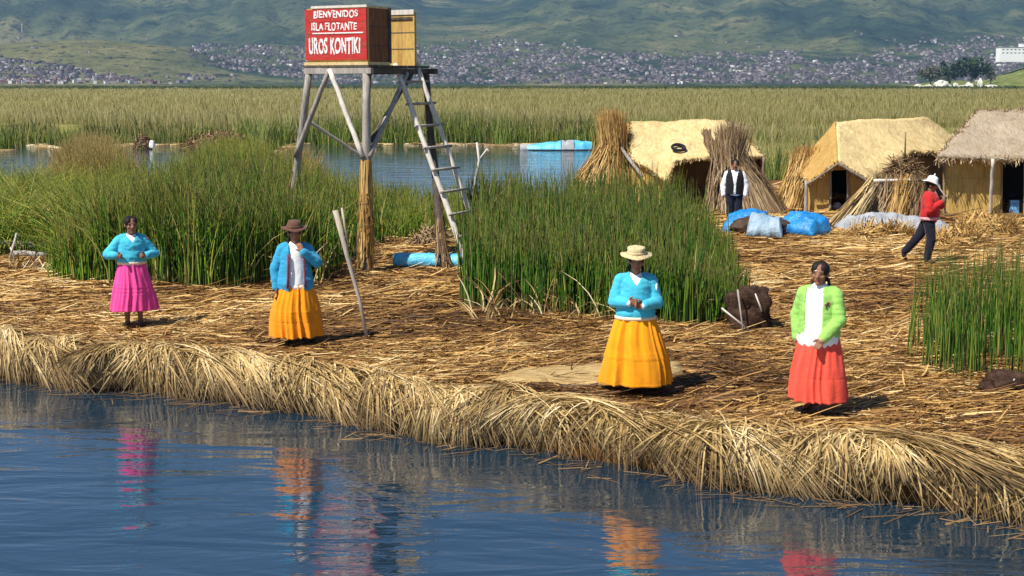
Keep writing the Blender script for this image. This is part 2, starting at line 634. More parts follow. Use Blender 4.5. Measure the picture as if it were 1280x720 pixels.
def skirt(z0, z1, top, bot, npl, seed, tucks=(.58, .64, .70), parent=None, mat=None, cx=0.0, hem=.006, droop=0.0, ex=1.3):
    nt, nz = 220, 40
    rs = np.random.default_rng(seed)
    ph = rs.uniform(0, 6.28, 4); fr = [npl, npl * 2 + 1, npl + 3, 5]; am = [.5, .25, .45, .35]
    vs = []
    for j in range(nz):
        t = j / (nz - 1)
        for i in range(nt):
            th = 2 * math.pi * i / nt
            q = th + .12 * math.sin(3 * th + ph[0]) + .05 * math.sin(2 * t * 3 + ph[1])
            s = sum(a * math.sin(f * q + p) for a, f, p in zip(am, fr, ph))
            s = s / 1.1; s = (1 - abs(s)) * 1.3 - .55 if s > -.9 else s * .6
            fine = .5 * math.sin(npl * 4 * q + ph[2])
            mod = .55 + .75 * noise.noise(Vector((math.cos(th) * 1.3, math.sin(th) * 1.3, t * 1.2 + seed)))
            s = s * mod + .55 * noise.noise(Vector((math.cos(th) * 3.2, math.sin(th) * 3.2, t * .9 + seed * 2)))
            am_t = .012 + .052 * t ** .7
            base_x = top[0] + (bot[0] - top[0]) * (1 - (1 - t) ** ex)
            base_y = top[1] + (bot[1] - top[1]) * (1 - (1 - t) ** ex)
            r = 1 + 0 * s
            off = am_t * s + .006 * fine * (1 - .55 * t)
            for k in tucks: off += .009 * math.exp(-((t - k) / .010) ** 2) - .006 * math.exp(-((t - k - .02) / .008) ** 2)
            if t > .975: off += hem
            x = (base_x + off) * math.cos(th); y = (base_y + off) * math.sin(th)
            z = z0 + (z1 - z0) * t + droop * t * t * math.sin(th * 2 + ph[3]) - .010 * t * s
            vs.append((cx * t + x, y, z))
    fs = []
    for j in range(nz - 1):
        for i in range(nt):
            a = j * nt + i; b = j * nt + (i + 1) % nt
            fs.append((a, a + nt, b + nt, b))
    me = bpy.data.meshes.new('skirt'); me.from_pydata(vs, [], fs); me.update(); me.shade_smooth()
    o = link('tmp', me, None)
    sm = o.modifiers.new('s', 'SOLIDIFY'); sm.thickness = .008; sm.offset = -1
    m2 = bpy.data.meshes.new_from_object(o.evaluated_get(bpy.context.evaluated_depsgraph_get()))
    bpy.data.objects.remove(o); m2.shade_smooth()
    return link('skirt', m2, mat, parent)


def torso_shape(mb, g, z=(.78, .95, 1.12, 1.21)):
    """trunk grown by g; stocky, chest and belly rounded"""
    cap(mb, (0, .0, z[0]), (0, -.01, z[1]), (.150 + g, .115 + g), (.150 + g, .120 + g), 20)
    cap(mb, (0, -.01, z[1]), (0, -.005, z[2]), (.150 + g, .120 + g), (.160 + g, .112 + g), 20)
    cap(mb, (-.105, .008, z[3] - .035), (.105, .008, z[3] - .035), (.058 + g, .058 + g), (.058 + g, .058 + g), 14)
    cap(mb, (0, 0, z[2]), (0, .008, z[3] + .01), (.145 + g, .098 + g), (.075 + g, .055 + g), 18)


def build_person(name_label, loc, rz, sc, arms, legs, headpose=(0, 0, 0), trunk_lean=0.0, fists=False):
    root = empty('person', loc, name_label, 'person', None, rz, sc)
    mb = MB()
    torso_shape(mb, 0)
    hc = Vector((0, -.02, 1.385))
    rot = Matrix.Rotation(R(headpose[2]), 3, 'Z') @ Matrix.Rotation(R(headpose[0]), 3, 'X') @ Matrix.Rotation(R(headpose[1]), 3, 'Y')
    cap(mb, (0, .005, 1.20), (0, -.005, 1.33), .052, .047)
    head(mb, hc, rot)
    for (sh, el, wr, he, side, curl, th) in arms:
        cap(mb, sh, el, .050, .040); cap(mb, el, wr, .040, .026)
        hand(mb, wr, he, side, curl, th)
    for (hp, kn, an, toe) in legs:
        cap(mb, hp, kn, .078, .052); cap(mb, kn, an, .052, .033)
        cap(mb, Vector(an) + Vector((0, 0, -.03)), toe, .032, .024)
    me = fuse(mb, .0075, 2)
    o = link('body', me, [M['skin'], M['eye'], M['lip'], M['white_cloth']], root)
    inv = rot.inverted()
    for p in me.polygons:
        q = inv @ (p.center - hc)
        if q.y < -.045:
            for s in (-1, 1):
                dx = (q.x - s * .031); dz = q.z - .004
                if (dx / .0135) ** 2 + (dz / .0062) ** 2 < 1: p.material_index = 1
                if (dx / .021) ** 2 + ((q.z - .031) / .005) ** 2 < 1: p.material_index = 1
            if abs(q.x) < .027 and -.073 < q.z < -.049 and q.y < -.06: p.material_index = 2
    return root, hc, rot


def top_mesh(g, arms, sleeve=.028, zlow=.80, vox=.010, amp=.007, seed=0.0, flare=0.0, cuffs=None):
    mb = MB()
    torso_shape(mb, g, (max(.80, zlow + .10), .96, 1.12, 1.21))
    cap(mb, (0, -.005, zlow + .05), (0, -.01, .98), (.16 + g + flare, .125 + g + flare), (.152 + g, .118 + g), 20)
    for (sh, el, wr, *_) in arms:
        sh, el, wr = Vector(sh), Vector(el), Vector(wr)
        cap(mb, sh, el, .052 + sleeve * .8, .042 + sleeve * .8); cap(mb, el, wr - (wr - el).normalized() * .012, .042 + sleeve * .8, .029 + sleeve * .6)
    me = fuse(mb, vox, 3)
    wrinkle(me, amp, 8, seed, (1, 1, 1.5)); wrinkle(me, amp * .6, 18, seed + 3, (.6, .6, 1.6))
    return me


def hair_mesh(root, hc, rot, bun=True, braids=(), back=True):
    mb = MB()
    T = lambda x, y, z: Vector(hc) + rot @ Vector((x, y, z))
    ell(mb, T(0, .024, .034), (.083, .093, .090), rot, 20, 14)
    ell(mb, T(-.04, .0, .045), (.048, .078, .068), rot); ell(mb, T(.04, .0, .045), (.048, .078, .068), rot)
    if back: ell(mb, T(0, .06, -.03), (.068, .05, .075), rot)
    for pts in braids:
        for a, b in zip(pts[:-1], pts[1:]):
            n_ = 5
            for k in range(n_):
                q = Vector(a).lerp(Vector(b), k / n_)
                ell(mb, q, (.019, .019, .024), None, 10, 8)
    me = fuse(mb, .008, 2)
    wrinkle(me, .003, 40, 1)
    return link('hair', me, M['hair'], root)


def hat(root, hc, rot, mat, band, R0=.165, crown=.10, rtop=.075, flat=False, tilt=-4, up=.062, droop=.012):
    mb = MB()
    w = lambda r, t: (droop * math.cos(2 * t) * (r / R0) ** 2 if r > .1 else 0) + .003 * math.sin(5 * t) * (r / R0)
    base = .092
    prof = [(R0, .0), (R0 * .99, .007), (base + .012, .012), (base, .022), (base * .97, crown * .5)]
    if flat: prof += [(rtop + .012, crown * .93), (rtop, crown), (rtop * .4, crown + .004), (.002, crown + .005)]
    else: prof += [(rtop + .008, crown * .85), (rtop * .85, crown), (rtop * .45, crown + .008), (.002, crown - .004)]
    prof = [(.002, .006), (base - .008, -.002), (base + .03, -.002)] + prof
    mb.lathe(prof, (0, 0, 0), 40, 1.0, 1.08, w)
    o = mb.build('hat', mat, root, True)
    rt = rot @ Matrix.Rotation(R(tilt), 3, 'X')
    o.matrix_local = Matrix.Translation(Vector(hc) + rot @ Vector((0, .012, up))) @ rt.to_4x4()
    b = MB(); b.lathe([(base * 1.0 + .004, .020), (base + .006, .022), (base + .003, .042), (base * .97, .044)], (0, 0, 0), 32, 1, 1.08)
    b.build('hat_band', band, o, True)
    return o


def shoes(root, legs, mat):
    for (hp, kn, an, toe) in legs:
        mb = MB()
        a = Vector(an); t = Vector(toe)
        d = (t - a); d.z = 0; d = d.normalized()
        heel = Vector((a.x, a.y, max(.03, a.z - .045))) - d * .012
        cap(mb, heel, Vector((t.x, t.y, t.z)), (.042, .036), (.040, .026))
        cap(mb, a + Vector((0, 0, -.03)), heel, .040, .036)
        me = fuse(mb, .009, 2)
        link('shoe', me, mat, root)


STAND = [((-.085, .0, .80), (-.085, -.01, .43), (-.085, .01, .085), (-.10, -.12, .030)),
         ((.085, .0, .80), (.085, -.01, .43), (.085, .01, .085), (.10, -.12, .030))]


def at(px, py):
    g = G(px, py)
    return Vector((g.x, g.y, g.z + .035))


def face_cam(loc, extra=0.0):
    return math.atan2(-loc.x, loc.y) + R(extra) if False else -math.atan2(loc.x, loc.y) + R(extra)


FR_L = lambda lo, hi: None
# --- pink skirt, both hands at the waist
L = at(168, 409)
arms = [((-.150, .0, 1.175), (-.315, .03, .985), (-.215, -.10, .985), (-.14, -.17, .98), (0, 0, 1), .7, 1),
        ((.150, .0, 1.175), (.305, .0, .985), (.165, -.155, .975), (.07, -.20, .98), (0, 0, 1), .8, -1)]
r, hc, rot = build_person('bareheaded person in turquoise sweater and bright pink skirt, hands at the waist', L, face_cam(L, 8), 1.02, arms, STAND, (4, 0, 8))
link('blouse', (lambda: (lambda m: m)(fuse((lambda mb: (torso_shape(mb, .008), mb)[1])(MB()), .012, 3)))(), M['white_cloth'], r)
me = top_mesh(.024, arms, .016, .87, seed=1)
me = cut(me, lambda c: (c.y < -.02 and c.z > 1.155 + abs(c.x) * 1.2 and abs(c.x) < .085) or (c.z > 1.262 and abs(c.x) < .08))
link('sweater', me, M['cyan'], r)
skirt(.885, .235, (.175, .145), (.305, .26), 7, 3, (.45, .52, .6, .68), r, M['pink'], ex=1.25)
mb = MB(); mb.lathe([(.178, .852), (.196, .858), (.196, .896), (.178, .90)], (0, 0, 0), 40, 1, .82); mb.build('waistband', M['peach'], r, True)
mb = MB(); ell(mb, (.205, -.02, 1.20), (.03, .03, .018)); mb.build('shoulder_trim', M['coral'], r, True)
hair_mesh(r, hc, rot)
shoes(r, STAND, M['shoe'])

# --- brown hat, blue cardigan, hand raised to the mouth
L = at(371, 433)
arms = [((-.150, .0, 1.175), (-.245, .02, .94), (-.235, -.02, .71), (-.225, -.06, .62), (0, -1, 0), .35, 1),
        ((.150, .0, 1.175), (.265, -.085, 1.02), (.085, -.185, 1.175), (.035, -.15, 1.27), (-1, 0, .2), .5, -1)]
r, hc, rot = build_person('person in brown hat, open blue cardigan and orange skirt, one hand at the mouth', L, face_cam(L, 4), 1.035, arms, STAND, (6, 0, 2))
mb = MB(); torso_shape(mb, .016); cap(mb, (0, -.015, .76), (0, -.01, .95), (.185, .15), (.165, .135), 20)
me = fuse(mb, .012, 3); wrinkle(me, .006, 12, 5, (1, 1, .4)); link('blouse', me, M['white_cloth'], r)
mb = MB(); mb.lathe([(.172, .76), (.192, .742), (.196, .70), (.188, .70)], (0, -.012, 0), 60, 1, .82, lambda r_, t: .008 * math.sin(14 * t)); mb.build('blouse_frill', M['lace'], r, True)
me = top_mesh(.032, arms, .018, .72, seed=7, flare=.03)
open_ = lambda c: (c.y < -.03 and abs(c.x + .0) < .078 + .02 * (1.1 - c.z) and c.z < 1.27) or (c.z > 1.255 and abs(c.x) < .085)
me = cut(me, lambda c: open_(c) and not (c.y < -.165 and c.x > .05 and c.z > 1.0))
link('cardigan', me, M['blue_cardi'], r)
for s in (-1, 1):
    mb = MB(); mb.tube([(s * .092, -.158, 1.14), (s * .098, -.182, 1.0), (s * .104, -.19, .85), (s * .112, -.185, .72)], .014, 8); mb.build('cardigan_border', M['stripe'], r, True)
skirt(.76, .115, (.190, .155), (.325, .29), 8, 5, (.52, .57, .62, .67), r, M['orange'], ex=1.9)
hair_mesh(r, hc, rot, braids=[[(-.075, .02, 1.30), (-.105, -.07, 1.16), (-.11, -.13, 1.03)]])
hat(r, hc, rot, M['hat_brown'], M['hat_brown'], .155, .10, .068, False, 0, .058)
shoes(r, STAND, M['shoe'])

# --- straw hat, turquoise sweater, hands folded
L = at(793, 490)
arms = [((-.150, .0, 1.175), (-.225, -.03, .965), (-.09, -.175, .965), (-.01, -.205, .985), (0, 0, 1), .6, 1),
        ((.150, .0, 1.175), (.220, -.04, .950), (.08, -.195, .945), (-.01, -.225, .950), (0, 0, 1), .6, -1)]
r, hc, rot = build_person('person in a flat straw hat, turquoise sweater and golden orange skirt with folded hands', L, face_cam(L, 3), 1.035, arms, STAND, (5, 0, 2))
mb = MB(); torso_shape(mb, .008); me = fuse(mb, .012, 3); link('blouse', me, M['lace'], r)
me = top_mesh(.020, arms, .020, .80, seed=13, flare=.02)
me = cut(me, lambda c: (c.y < -.02 and c.z > 1.135 + abs(c.x - .0) * 1.5 and abs(c.x) < .08) or (c.z > 1.262 and abs(c.x) < .08))
link('sweater', me, M['cyan'], r)
for a in arms:
    e, w = Vector(a[1]), Vector(a[2]); d = (w - e).normalized()
    mb = MB(); cap(mb, w - d * .02, w + d * .006, .040, .038); mb.build('cuff', M['lace'], r, True)
mb = MB(); ell(mb, (.212, -.05, 1.11), (.018, .035, .05)); mb.build('sleeve_patch', M['lace'], r, True)
skirt(.81, .10, (.200, .165), (.365, .32), 7, 8, (.53, .585), r, M['orange2'], ex=1.45)
mb = MB(); mb.lathe([(.20, .775), (.222, .78), (.220, .806), (.20, .812)], (0, 0, 0), 40, 1, .83); mb.build('waistband', M['peach'], r, True)
hair_mesh(r, hc, rot, braids=[[(-.07, .04, 1.31), (-.08, .09, 1.15)], [(.07, .04, 1.31), (.08, .09, 1.15)]])
hat(r, hc, rot, M['hat_straw'], M['hat_straw'], .168, .088, .082, True, 2, .062, .01)
shoes(r, STAND, M['shoe'])

# --- lime jacket over white, coral skirt
L = at(1020, 522)
arms = [((-.150, .02, 1.175), (-.225, .06, .95), (-.205, -.02, .74), (-.19, -.06, .66), (0, -1, 0), .4, 1),
        ((.150, -.01, 1.175), (.205, -.07, .945), (.075, -.20, .775), (.035, -.235, .70), (-1, 0, .2), .5, -1)]
r, hc, rot = build_person('person in lime green jacket, white blouse and coral red skirt', L, face_cam(L, -10), 1.03, arms, STAND, (3, 4, -4))
mb = MB(); torso_shape(mb, .018); cap(mb, (-.0, -.015, .74), (0, -.01, .96), (.205, .17), (.165, .138), 20)
me = fuse(mb, .012, 3); wrinkle(me, .007, 11, 9, (1, 1, .4))
me = cut(me, lambda c: c.z < .66 + .03 * math.sin(c.x * 30), .008)
link('blouse', me, M['white_cloth'], r)
me = top_mesh(.024, arms, .020, .76, seed=17, flare=.015)
me = cut(me, lambda c: (c.y < -.03 and -.115 < c.x - .02 * (1.2 - c.z) < .050 and c.z < 1.28) and not (c.y < -.185 and c.x > .02 and c.z < .93) or (c.z > 1.255 and abs(c.x) < .085) or (c.z < .735 and not c.x > .14 and c.y < .3 and False))
link('jacket', me, M['lime'], r)
mb = MB()
for k in range(7):
    x0 = .078 + .012 * k
    mb.tube([(x0, -.158 + .012 * k - (.003 if k % 2 else 0), 1.075 + (.0 if k % 2 else .012)), (x0 + .009, -.153 + .012 * k, 1.115 + (.014 if k % 3 else 0))], .006, 6)
mb.build('embroidery', M['stripe'], r, True)
e, w = Vector(arms[1][1]), Vector(arms[1][2]); d = (w - e).normalized()
mb = MB(); cap(mb, w - d * .03, w + d * .0, .044, .042); mb.build('cuff', M['hat_straw'], r, True)
skirt(.765, .15, (.195, .165), (.275, .25), 6, 21, (.50, .55, .60), r, M['coral'], ex=1.3)
hair_mesh(r, hc, rot, braids=[[(-.07, .05, 1.31), (-.09, .10, 1.13)], [(.07, .05, 1.31), (.09, .10, 1.13)]])
shoes(r, STAND, M['shoe'])


def trousers(root, legs, mat, extra=.022):
    mb = MB()
    cap(mb, (0, 0, .74), (0, 0, .88), (.150, .118), (.148, .115), 18)
    for (hp, kn, an, toe) in legs:
        cap(mb, hp, kn, .084 + extra, .058 + extra); cap(mb, kn, Vector(an) + (Vector(kn) - Vector(an)).normalized() * .03, .058 + extra, .044 + extra)
    me = fuse(mb, .011, 3); wrinkle(me, .006, 12, 2)
    link('trousers', me, mat, root)


# --- man in the dark waistcoat, far back before the straw stack
L = at(917, 288)
arms = [((-.150, .0, 1.175), (-.235, .01, .95), (-.235, -.05, .74), (-.225, -.08, .65), (0, -1, 0), .4, 1),
        ((.150, .0, 1.175), (.235, .01, .95), (.235, -.05, .74), (.225, -.08, .65), (0, -1, 0), .4, -1)]
r, hc, rot = build_person('person in a black waistcoat over a white shirt standing before the straw stack', L, face_cam(L, 0), 1.07, arms, STAND, (2, 0, 0))
me = top_mesh(.016, arms, .022, .78, seed=23); me = cut(me, lambda c: c.z > 1.262 and abs(c.x) < .075); link('shirt', me, M['white_cloth'], r)
mb = MB(); torso_shape(mb, .040, (.80, .96, 1.12, 1.20)); me = fuse(mb, .011, 3)
me = cut(me, lambda c: (c.y < -.03 and abs(c.x) < .030 + max(0, c.z - 1.0) * .16) or abs(c.x) > .192 or (c.z > 1.225 and abs(c.x) < .08) or c.z < .76)
link('waistcoat', me, M['black_vest'], r)
trousers(r, STAND, M['navy']); hair_mesh(r, hc, rot, back=False); shoes(r, STAND, M['shoe'])

# --- man in red, walking to the right
L = at(1159, 330)
WALK = [((-.08, .0, .80), (-.085, -.06, .43), (-.085, .0, .085), (-.09, -.13, .035)),
        ((.08, .02, .80), (.085, .17, .47), (.085, .42, .16), (.09, .38, .035))]
arms = [((-.150, .0, 1.175), (-.225, -.02, .95), (-.10, -.20, 1.09), (-.05, -.23, 1.17), (1, 0, 0), .6, 1),
        ((.150, .0, 1.175), (.225, -.02, .95), (.12, -.21, 1.02), (.06, -.25, 1.09), (-1, 0, 0), .6, -1)]
r, hc, rot = build_person('person in a red sweater, dark trousers and white hat walking past the huts', L, R(90) + face_cam(L, -6), 1.05, arms, WALK, (14, 0, 0))
me = top_mesh(.034, arms, .024, .80, seed=31); me = cut(me, lambda c: c.z > 1.27 and abs(c.x) < .085); link('sweater', me, M['red_knit'], r)
mb = MB(); mb.lathe([(.205, .775), (.214, .78), (.212, .822), (.20, .828)], (0, -.01, 0), 40, 1, .82); mb.build('sweater_hem', m_cloth('pink_white_band', (.75, .35, .36), .5, 40), r, True)
trousers(r, WALK, M['navy'], .026); hair_mesh(r, hc, rot, back=False); shoes(r, WALK, M['shoe'])
h = hat(r, hc, rot, M['hat_white'], M['hat_white'], .150, .115, .07, False, 4, .05, .02)
mb = MB(); cap(mb, (0, 0, .10), (.0, .0, .16), .022, .010); mb.build('hat_peak', M['hat_white'], h, True)
# ------------------------------------------------------------------ light
SUN = Vector((-.60, -.50, 1.08)).normalized()
world = bpy.data.worlds.new('World'); scene.world = world; world.use_nodes = True
wn = world.node_tree
sky = wn.nodes.new('ShaderNodeTexSky'); sky.sky_type = 'NISHITA'; sky.sun_disc = False
sky.sun_elevation = math.asin(SUN.z); sky.sun_rotation = math.atan2(SUN.x, SUN.y)
sky.altitude = 3800; sky.air_density = 1.0; sky.dust_density = .4; sky.ozone_density = 1.5
bg = wn.nodes['Background']; bg.inputs['Strength'].default_value = .09
wn.links.new(sky.outputs['Color'], bg.inputs['Color'])
sd = bpy.data.lights.new('sun', 'SUN'); sd.energy = 4.8; sd.angle = R(.53); sd.color = (1, .955, .88)
so = bpy.data.objects.new('sun', sd); COL.objects.link(so)
so.rotation_euler = SUN.to_track_quat('Z', 'Y').to_euler(); so.location = (-30, -30, 60)
scene.view_settings.view_transform = 'Standard'; scene.view_settings.look = 'None'
scene.view_settings.exposure = .55; scene.view_settings.gamma = 1.0
scene.view_settings.use_curve_mapping = False
scene.cycles.volume_bounces = 0
scene.cycles.max_bounces = 6
scene.cycles.transparent_max_bounces = 8

# ------------------------------------------------------------------ water
n = NT('lake_water')
n.b.inputs['Base Color'].default_value = (.007, .027, .048, 1)
n.b.inputs['Roughness'].default_value = .03
n.b.inputs['IOR'].default_value = 2.7
n.b.inputs['Specular IOR Level'].default_value = .5
w1 = n.noise(n.world((.42, 1.25, 1)), 1.0, 3, .5, .8)
w2 = n.noise(n.world((2.2, 6.5, 1)), 1.0, 3, .55, .8)
w3 = n.noise(n.world((7.0, 16.0, 1)), 1.0, 2, .5, .3)
hgt = n.math('ADD', n.math('MULTIPLY', w1, 2.3), n.math('ADD', n.math('MULTIPLY', w2, .30), n.math('MULTIPLY', w3, .05)))
n.bump(hgt, .5, .032)
M['water'] = n.m
me = bpy.data.meshes.new('water')
me.from_pydata([(-4300, -45, 0), (4300, -45, 0), (4300, 6500, 0), (-4300, 6500, 0)], [], [(0, 1, 2, 3)])
tag(link('water', me, M['water']), 'rippled blue lake water in front of the reed island', 'water', kind='structure')

# ------------------------------------------------------------------ island surface
gx = np.arange(-13.5, 18.01, .13)
rowsd = [.16, .14, .14, .17, .24, .34, .5, .7]
rowsz = [-.5, -.15, .12, .34, .48, None, None, None]
V = []
nv = len(rowsd) + 120
for x in gx:
    ey = float(edge_y(np.array([x]))[0]); by = float(back_y(x))
    for d, zz in zip(rowsd, rowsz):
        y = ey + d
        V.append((x, y, gzf(x, y) if zz is None else zz))
    ys = ey + .7 + (by - ey - .7) * (np.arange(1, 121) / 120) ** 1.25
    zs = gz(np.full(120, x), ys)
    zs[-2] = .2; zs[-1] = -.5
    V += [(x, float(y), float(z)) for y, z in zip(ys, zs)]
V = np.array(V)
i = np.arange(len(gx) - 1)[:, None] * nv; j = np.arange(nv - 1)[None, :]
F = np.stack([i + j, i + j + nv, i + j + nv + 1, i + j + 1], -1).reshape(-1, 4)
tag(link('ground', quads_mesh('ground', V, F, smooth=True), M['litter']),
    'floating island ground of trampled brown and golden cut reeds', 'ground', kind='structure')

# loose straw lying all over the island
def litter(N, ylo, yhi, lw, ww, zoff, pw=1.0):
    y = ylo + (yhi - ylo) * rng.random(N) ** pw
    half = (640 / FPX) * 1.12
    x = rng.uniform(-1, 1, N) * half * y
    x = np.where(rng.random(N) < .0, x, x)
    ok = (y > edge_y(x) + .22) & (y < back_y(x) - .2)
    x, y = x[ok], y[ok]; N = len(x)
    patch = wob(x, y, .5, 4.0)
    ang = rng.normal(0, .42, N) + .5 * wob(x, y, .55, 1.0)
    ang = np.where(rng.random(N) < .22, rng.uniform(-1.57, 1.57, N), ang)
    L = rng.uniform(lw[0], lw[1], N)
    W = rng.uniform(ww[0], ww[1], N)
    d = np.stack([np.cos(ang), np.sin(ang), np.zeros(N)], 1)
    s = np.stack([-np.sin(ang), np.cos(ang), rng.normal(0, .5, N)], 1); s = unit(s)
    K = 4
    t = np.linspace(-.5, .5, K)
    c = np.stack([x, y, np.zeros(N)], 1)
    pth = c[:, None, :] + d[:, None, :] * (L[:, None] * t[None])[:, :, None]
    cv = rng.normal(0, .07, N)
    pth = pth + s[:, None, :] * ((cv * L)[:, None] * (4 * t ** 2)[None])[:, :, None]
    pth[:, :, 2] = gz(pth[:, :, 0].ravel(), pth[:, :, 1].ravel()).reshape(N, K) + zoff + rng.random(N)[:, None] * .045
    tilt = np.where(rng.random(N) < .07, rng.uniform(.05, .35, N), rng.normal(0, .03, N))
    pth[:, :, 2] += np.maximum(-.01, (tilt * L)[:, None] * (t + .5)[None])
    rnd = np.clip(rng.beta(1.2, 1.75, N) + .36 * patch + np.clip((y - 21) * .03, 0, .16), 0, 1)
    return pth, W, s, rnd


def join_blades(sets):
    return [np.concatenate([s[k] for s in sets]) for k in range(4)]


sets = [litter(74000, 12.2, 21, (.10, .50), (.006, .018), .004),
        litter(44000, 20, 33, (.15, .65), (.010, .026), .004),
        litter(15000, 32, 47, (.3, 1.0), (.022, .05), .005)]
pth, W, s, rnd = join_blades(sets)
tag(link('straw', blades('straw', pth, W, s, [1, 1, .95, .6], rnd), M['straw']),
    'loose cut reed straw strewn over the island ground', 'straw', kind='stuff')

# the thick fringe hanging over the bank
def bank(N, spacing, backm, leansd, wlo, whi, loose):
    xs = np.arange(-9, 12.5, spacing)
    nt = len(xs)
    tx = xs + rng.normal(0, .14, nt)
    tl = rng.normal(0, leansd, nt) + .3 * np.sin(xs * 1.7) + .2 * np.sin(xs * 4.1 + 1)
    tb = np.clip(rng.normal(backm, .14, nt) + .10 * np.sin(xs * 2.9 + 1), .02, .8)
    th = rng.normal(0, .03, nt)
    to = rng.uniform(-.10, .13, nt)
    tz = np.clip(rng.normal(.13, .15, nt), -.02, .40)
    tr = rng.random(nt)
    wt = rng.gamma(.9, 1, nt) + .06; wt /= wt.sum()
    k = rng.choice(nt, N, p=wt)
    x0 = tx[k] + rng.normal(0, .075, N)
    lean = tl[k] + rng.normal(0, .22 + loose, N) + (x0 - tx[k]) * rng.normal(1.5, 2.5, N)
    back = np.clip(tb[k] + rng.normal(0, .12, N), -.05, .8)
    zt = .555 + th[k] + rng.random(N) * .07
    out = to[k] + rng.uniform(-.10, .14, N)
    zend = np.clip(tz[k] + rng.normal(0, .07 + loose * .1, N), -.04, .5)
    lat = lean * rng.uniform(.2, .65, N)
    Kp = 7
    t = np.linspace(0, 1, Kp)[None, :]
    def bz(a, b, c, d):
        a, b, c, d = [v[:, None] for v in (a, b, c, d)]
        return a * (1 - t) ** 3 + 3 * b * t * (1 - t) ** 2 + 3 * c * t * t * (1 - t) + d * t ** 3
    X = bz(x0 - lat * .5, x0, x0 + lat * .5, x0 + lat)
    Yv = bz(back + .16, back * .25 + .08, -out * .8, -out)
    Z = bz(zt - .02, zt + .02, zt - .04, zend)
    Yw = edge_y(X.ravel()).reshape(X.shape) + Yv
    pth = np.stack([X, Yw, Z], -1)
    W = rng.uniform(wlo, whi, N)
    sd = np.stack([np.ones(N), rng.normal(0, .5, N), rng.normal(0, .35, N)], 1)
    rnd = np.clip(.4 * tr[k] + .6 * rng.beta(1.5, 1.5, N), 0, 1)
    return pth, W, unit(sd), rnd


pth, W, s, rnd = join_blades([bank(11500, .17, .0, .75, .007, .019, 0.0), bank(4800, .10, .10, .6, .008, .024, .5)])
tag(link('straw_fringe', blades('straw_fringe', pth, W, s, [1, 1, 1, 1, .95, .8, .35], rnd), M['straw_edge']),
    'thick fringe of pale bent reeds hanging over the bank into the water', 'straw', kind='stuff')

# broken stalks afloat along the bank
N = 420
x = rng.uniform(-8, 8, N); y = edge_y(x) - np.abs(rng.normal(.05, .28, N)); a = rng.normal(.1, .6, N); L = rng.uniform(.08, .5, N)
t = np.linspace(-.5, .5, 3)
pth = np.stack([x, y, np.full(N, .008)], 1)[:, None, :] + np.stack([np.cos(a), np.sin(a), rng.normal(0, .02, N)], 1)[:, None, :] * (L[:, None] * t)[:, :, None]
tag(link('floating_straw', blades('floating_straw', pth, rng.uniform(.008, .02, N), unit(np.stack([-np.sin(a), np.cos(a), rng.normal(0, .2, N)], 1))), M['straw_dark']),
    'broken reed bits floating on the water beside the bank', 'straw', kind='stuff')

# ------------------------------------------------------------------ reeds
def reed_bed(name, mat, x, y, z, h, r, lean, bend, label, cat='reeds', K=5, rnd=None, n=3):
    pth = upright(x, y, z, h, lean, bend, K)
    me = stems(name, pth, r, np.linspace(1, .25, K), rnd, n)
    return tag(link(name, me, mat), label, cat, kind='stuff')


def sample_clumps(poly, num, per, sd):
    cx, cy = sample_poly(poly, max(1, num // per))
    k = rng.integers(0, len(cx), num)
    return cx[k] + rng.normal(0, sd, num), cy[k] + rng.normal(0, sd, num)


def gpoly(pts, z=ISL):
    return [P(a, b, z)[:2] for a, b in pts]


# centre clump, between the ladder and the straw-hatted woman
pol = gpoly([(582, 383), (640, 390), (720, 398), (800, 404), (862, 410), (925, 404), (932, 380), (918, 345), (885, 310), (830, 292), (760, 285), (680, 286), (610, 292), (588, 315)])
x, y = sample_clumps(pol, 6800, 10, .075)
fr = gpoly([(582, 383), (640, 390), (720, 398), (800, 404), (862, 410), (924, 404), (924, 390), (800, 388), (640, 374), (584, 368)])
x2, y2 = sample_clumps(fr, 2200, 9, .06)
x = np.concatenate([x, x2]); y = np.concatenate([y, y2]); N = len(x)
# ragged outline and thin spots
keep = rng.random(N) < np.clip(.86 + .5 * wob(x, y, 1.2, 3.0), .2, 1)
x, y = x[keep], y[keep]; N = len(x)
h = (1.62 + .2 * wob(x, y, .7, 1.0) + rng.normal(0, .17, N)) * np.where(rng.random(N) < .12, rng.uniform(.45, .85, N), 1)
h = h * np.clip(.74 + .1 * (y - 20), .8, 1.0)
h = h * np.interp(x / y * FPX + 640, [800, 850, 890, 915, 940], [1, .93, .75, .60, .48]) * np.interp(x, [-1, 0, 1], [1.03, .98, .95]) * (1 + .13 * wob(x, y, 6.0, 2.0))
reed_bed('green_reeds', M['reed'], x, y, gz(x, y) - .03, h * np.where(rng.random(N) < .05, rng.uniform(.95, 1.15, N), .83), rng.uniform(.009, .019, N), np.abs(rng.normal(0, .055, N)), np.abs(rng.normal(0, .07, N)) + (rng.random(N) < .05) * rng.uniform(.1, .5, N),
         'tall dark green reed clump growing between ladder and tree stump like root block')
# right clump, running out of the frame
pol = gpoly([(1130, 452), (1170, 470), (1240, 478), (1420, 486), (1420, 405), (1250, 408), (1170, 425), (1138, 436)])
x, y = sample_clumps(pol, 2600, 8, .06); N = len(x)
keep = rng.random(N) < np.clip(.62 + .6 * wob(x, y, 2.2, 1.0), .15, 1)
x, y = x[keep], y[keep]; N = len(x)
h = rng.uniform(.75, 1.38, N) * np.where(x < 4.6, .85, 1)
reed_bed('green_reeds', M['reed'], x, y, gz(x, y) - .03, h, rng.uniform(.006, .0115, N), np.abs(rng.normal(0, .05, N)), np.abs(rng.normal(0, .05, N)) + (rng.random(N) < .05) * rng.uniform(.1, .4, N),
         'open clump of thin green reeds at the right on the straw')
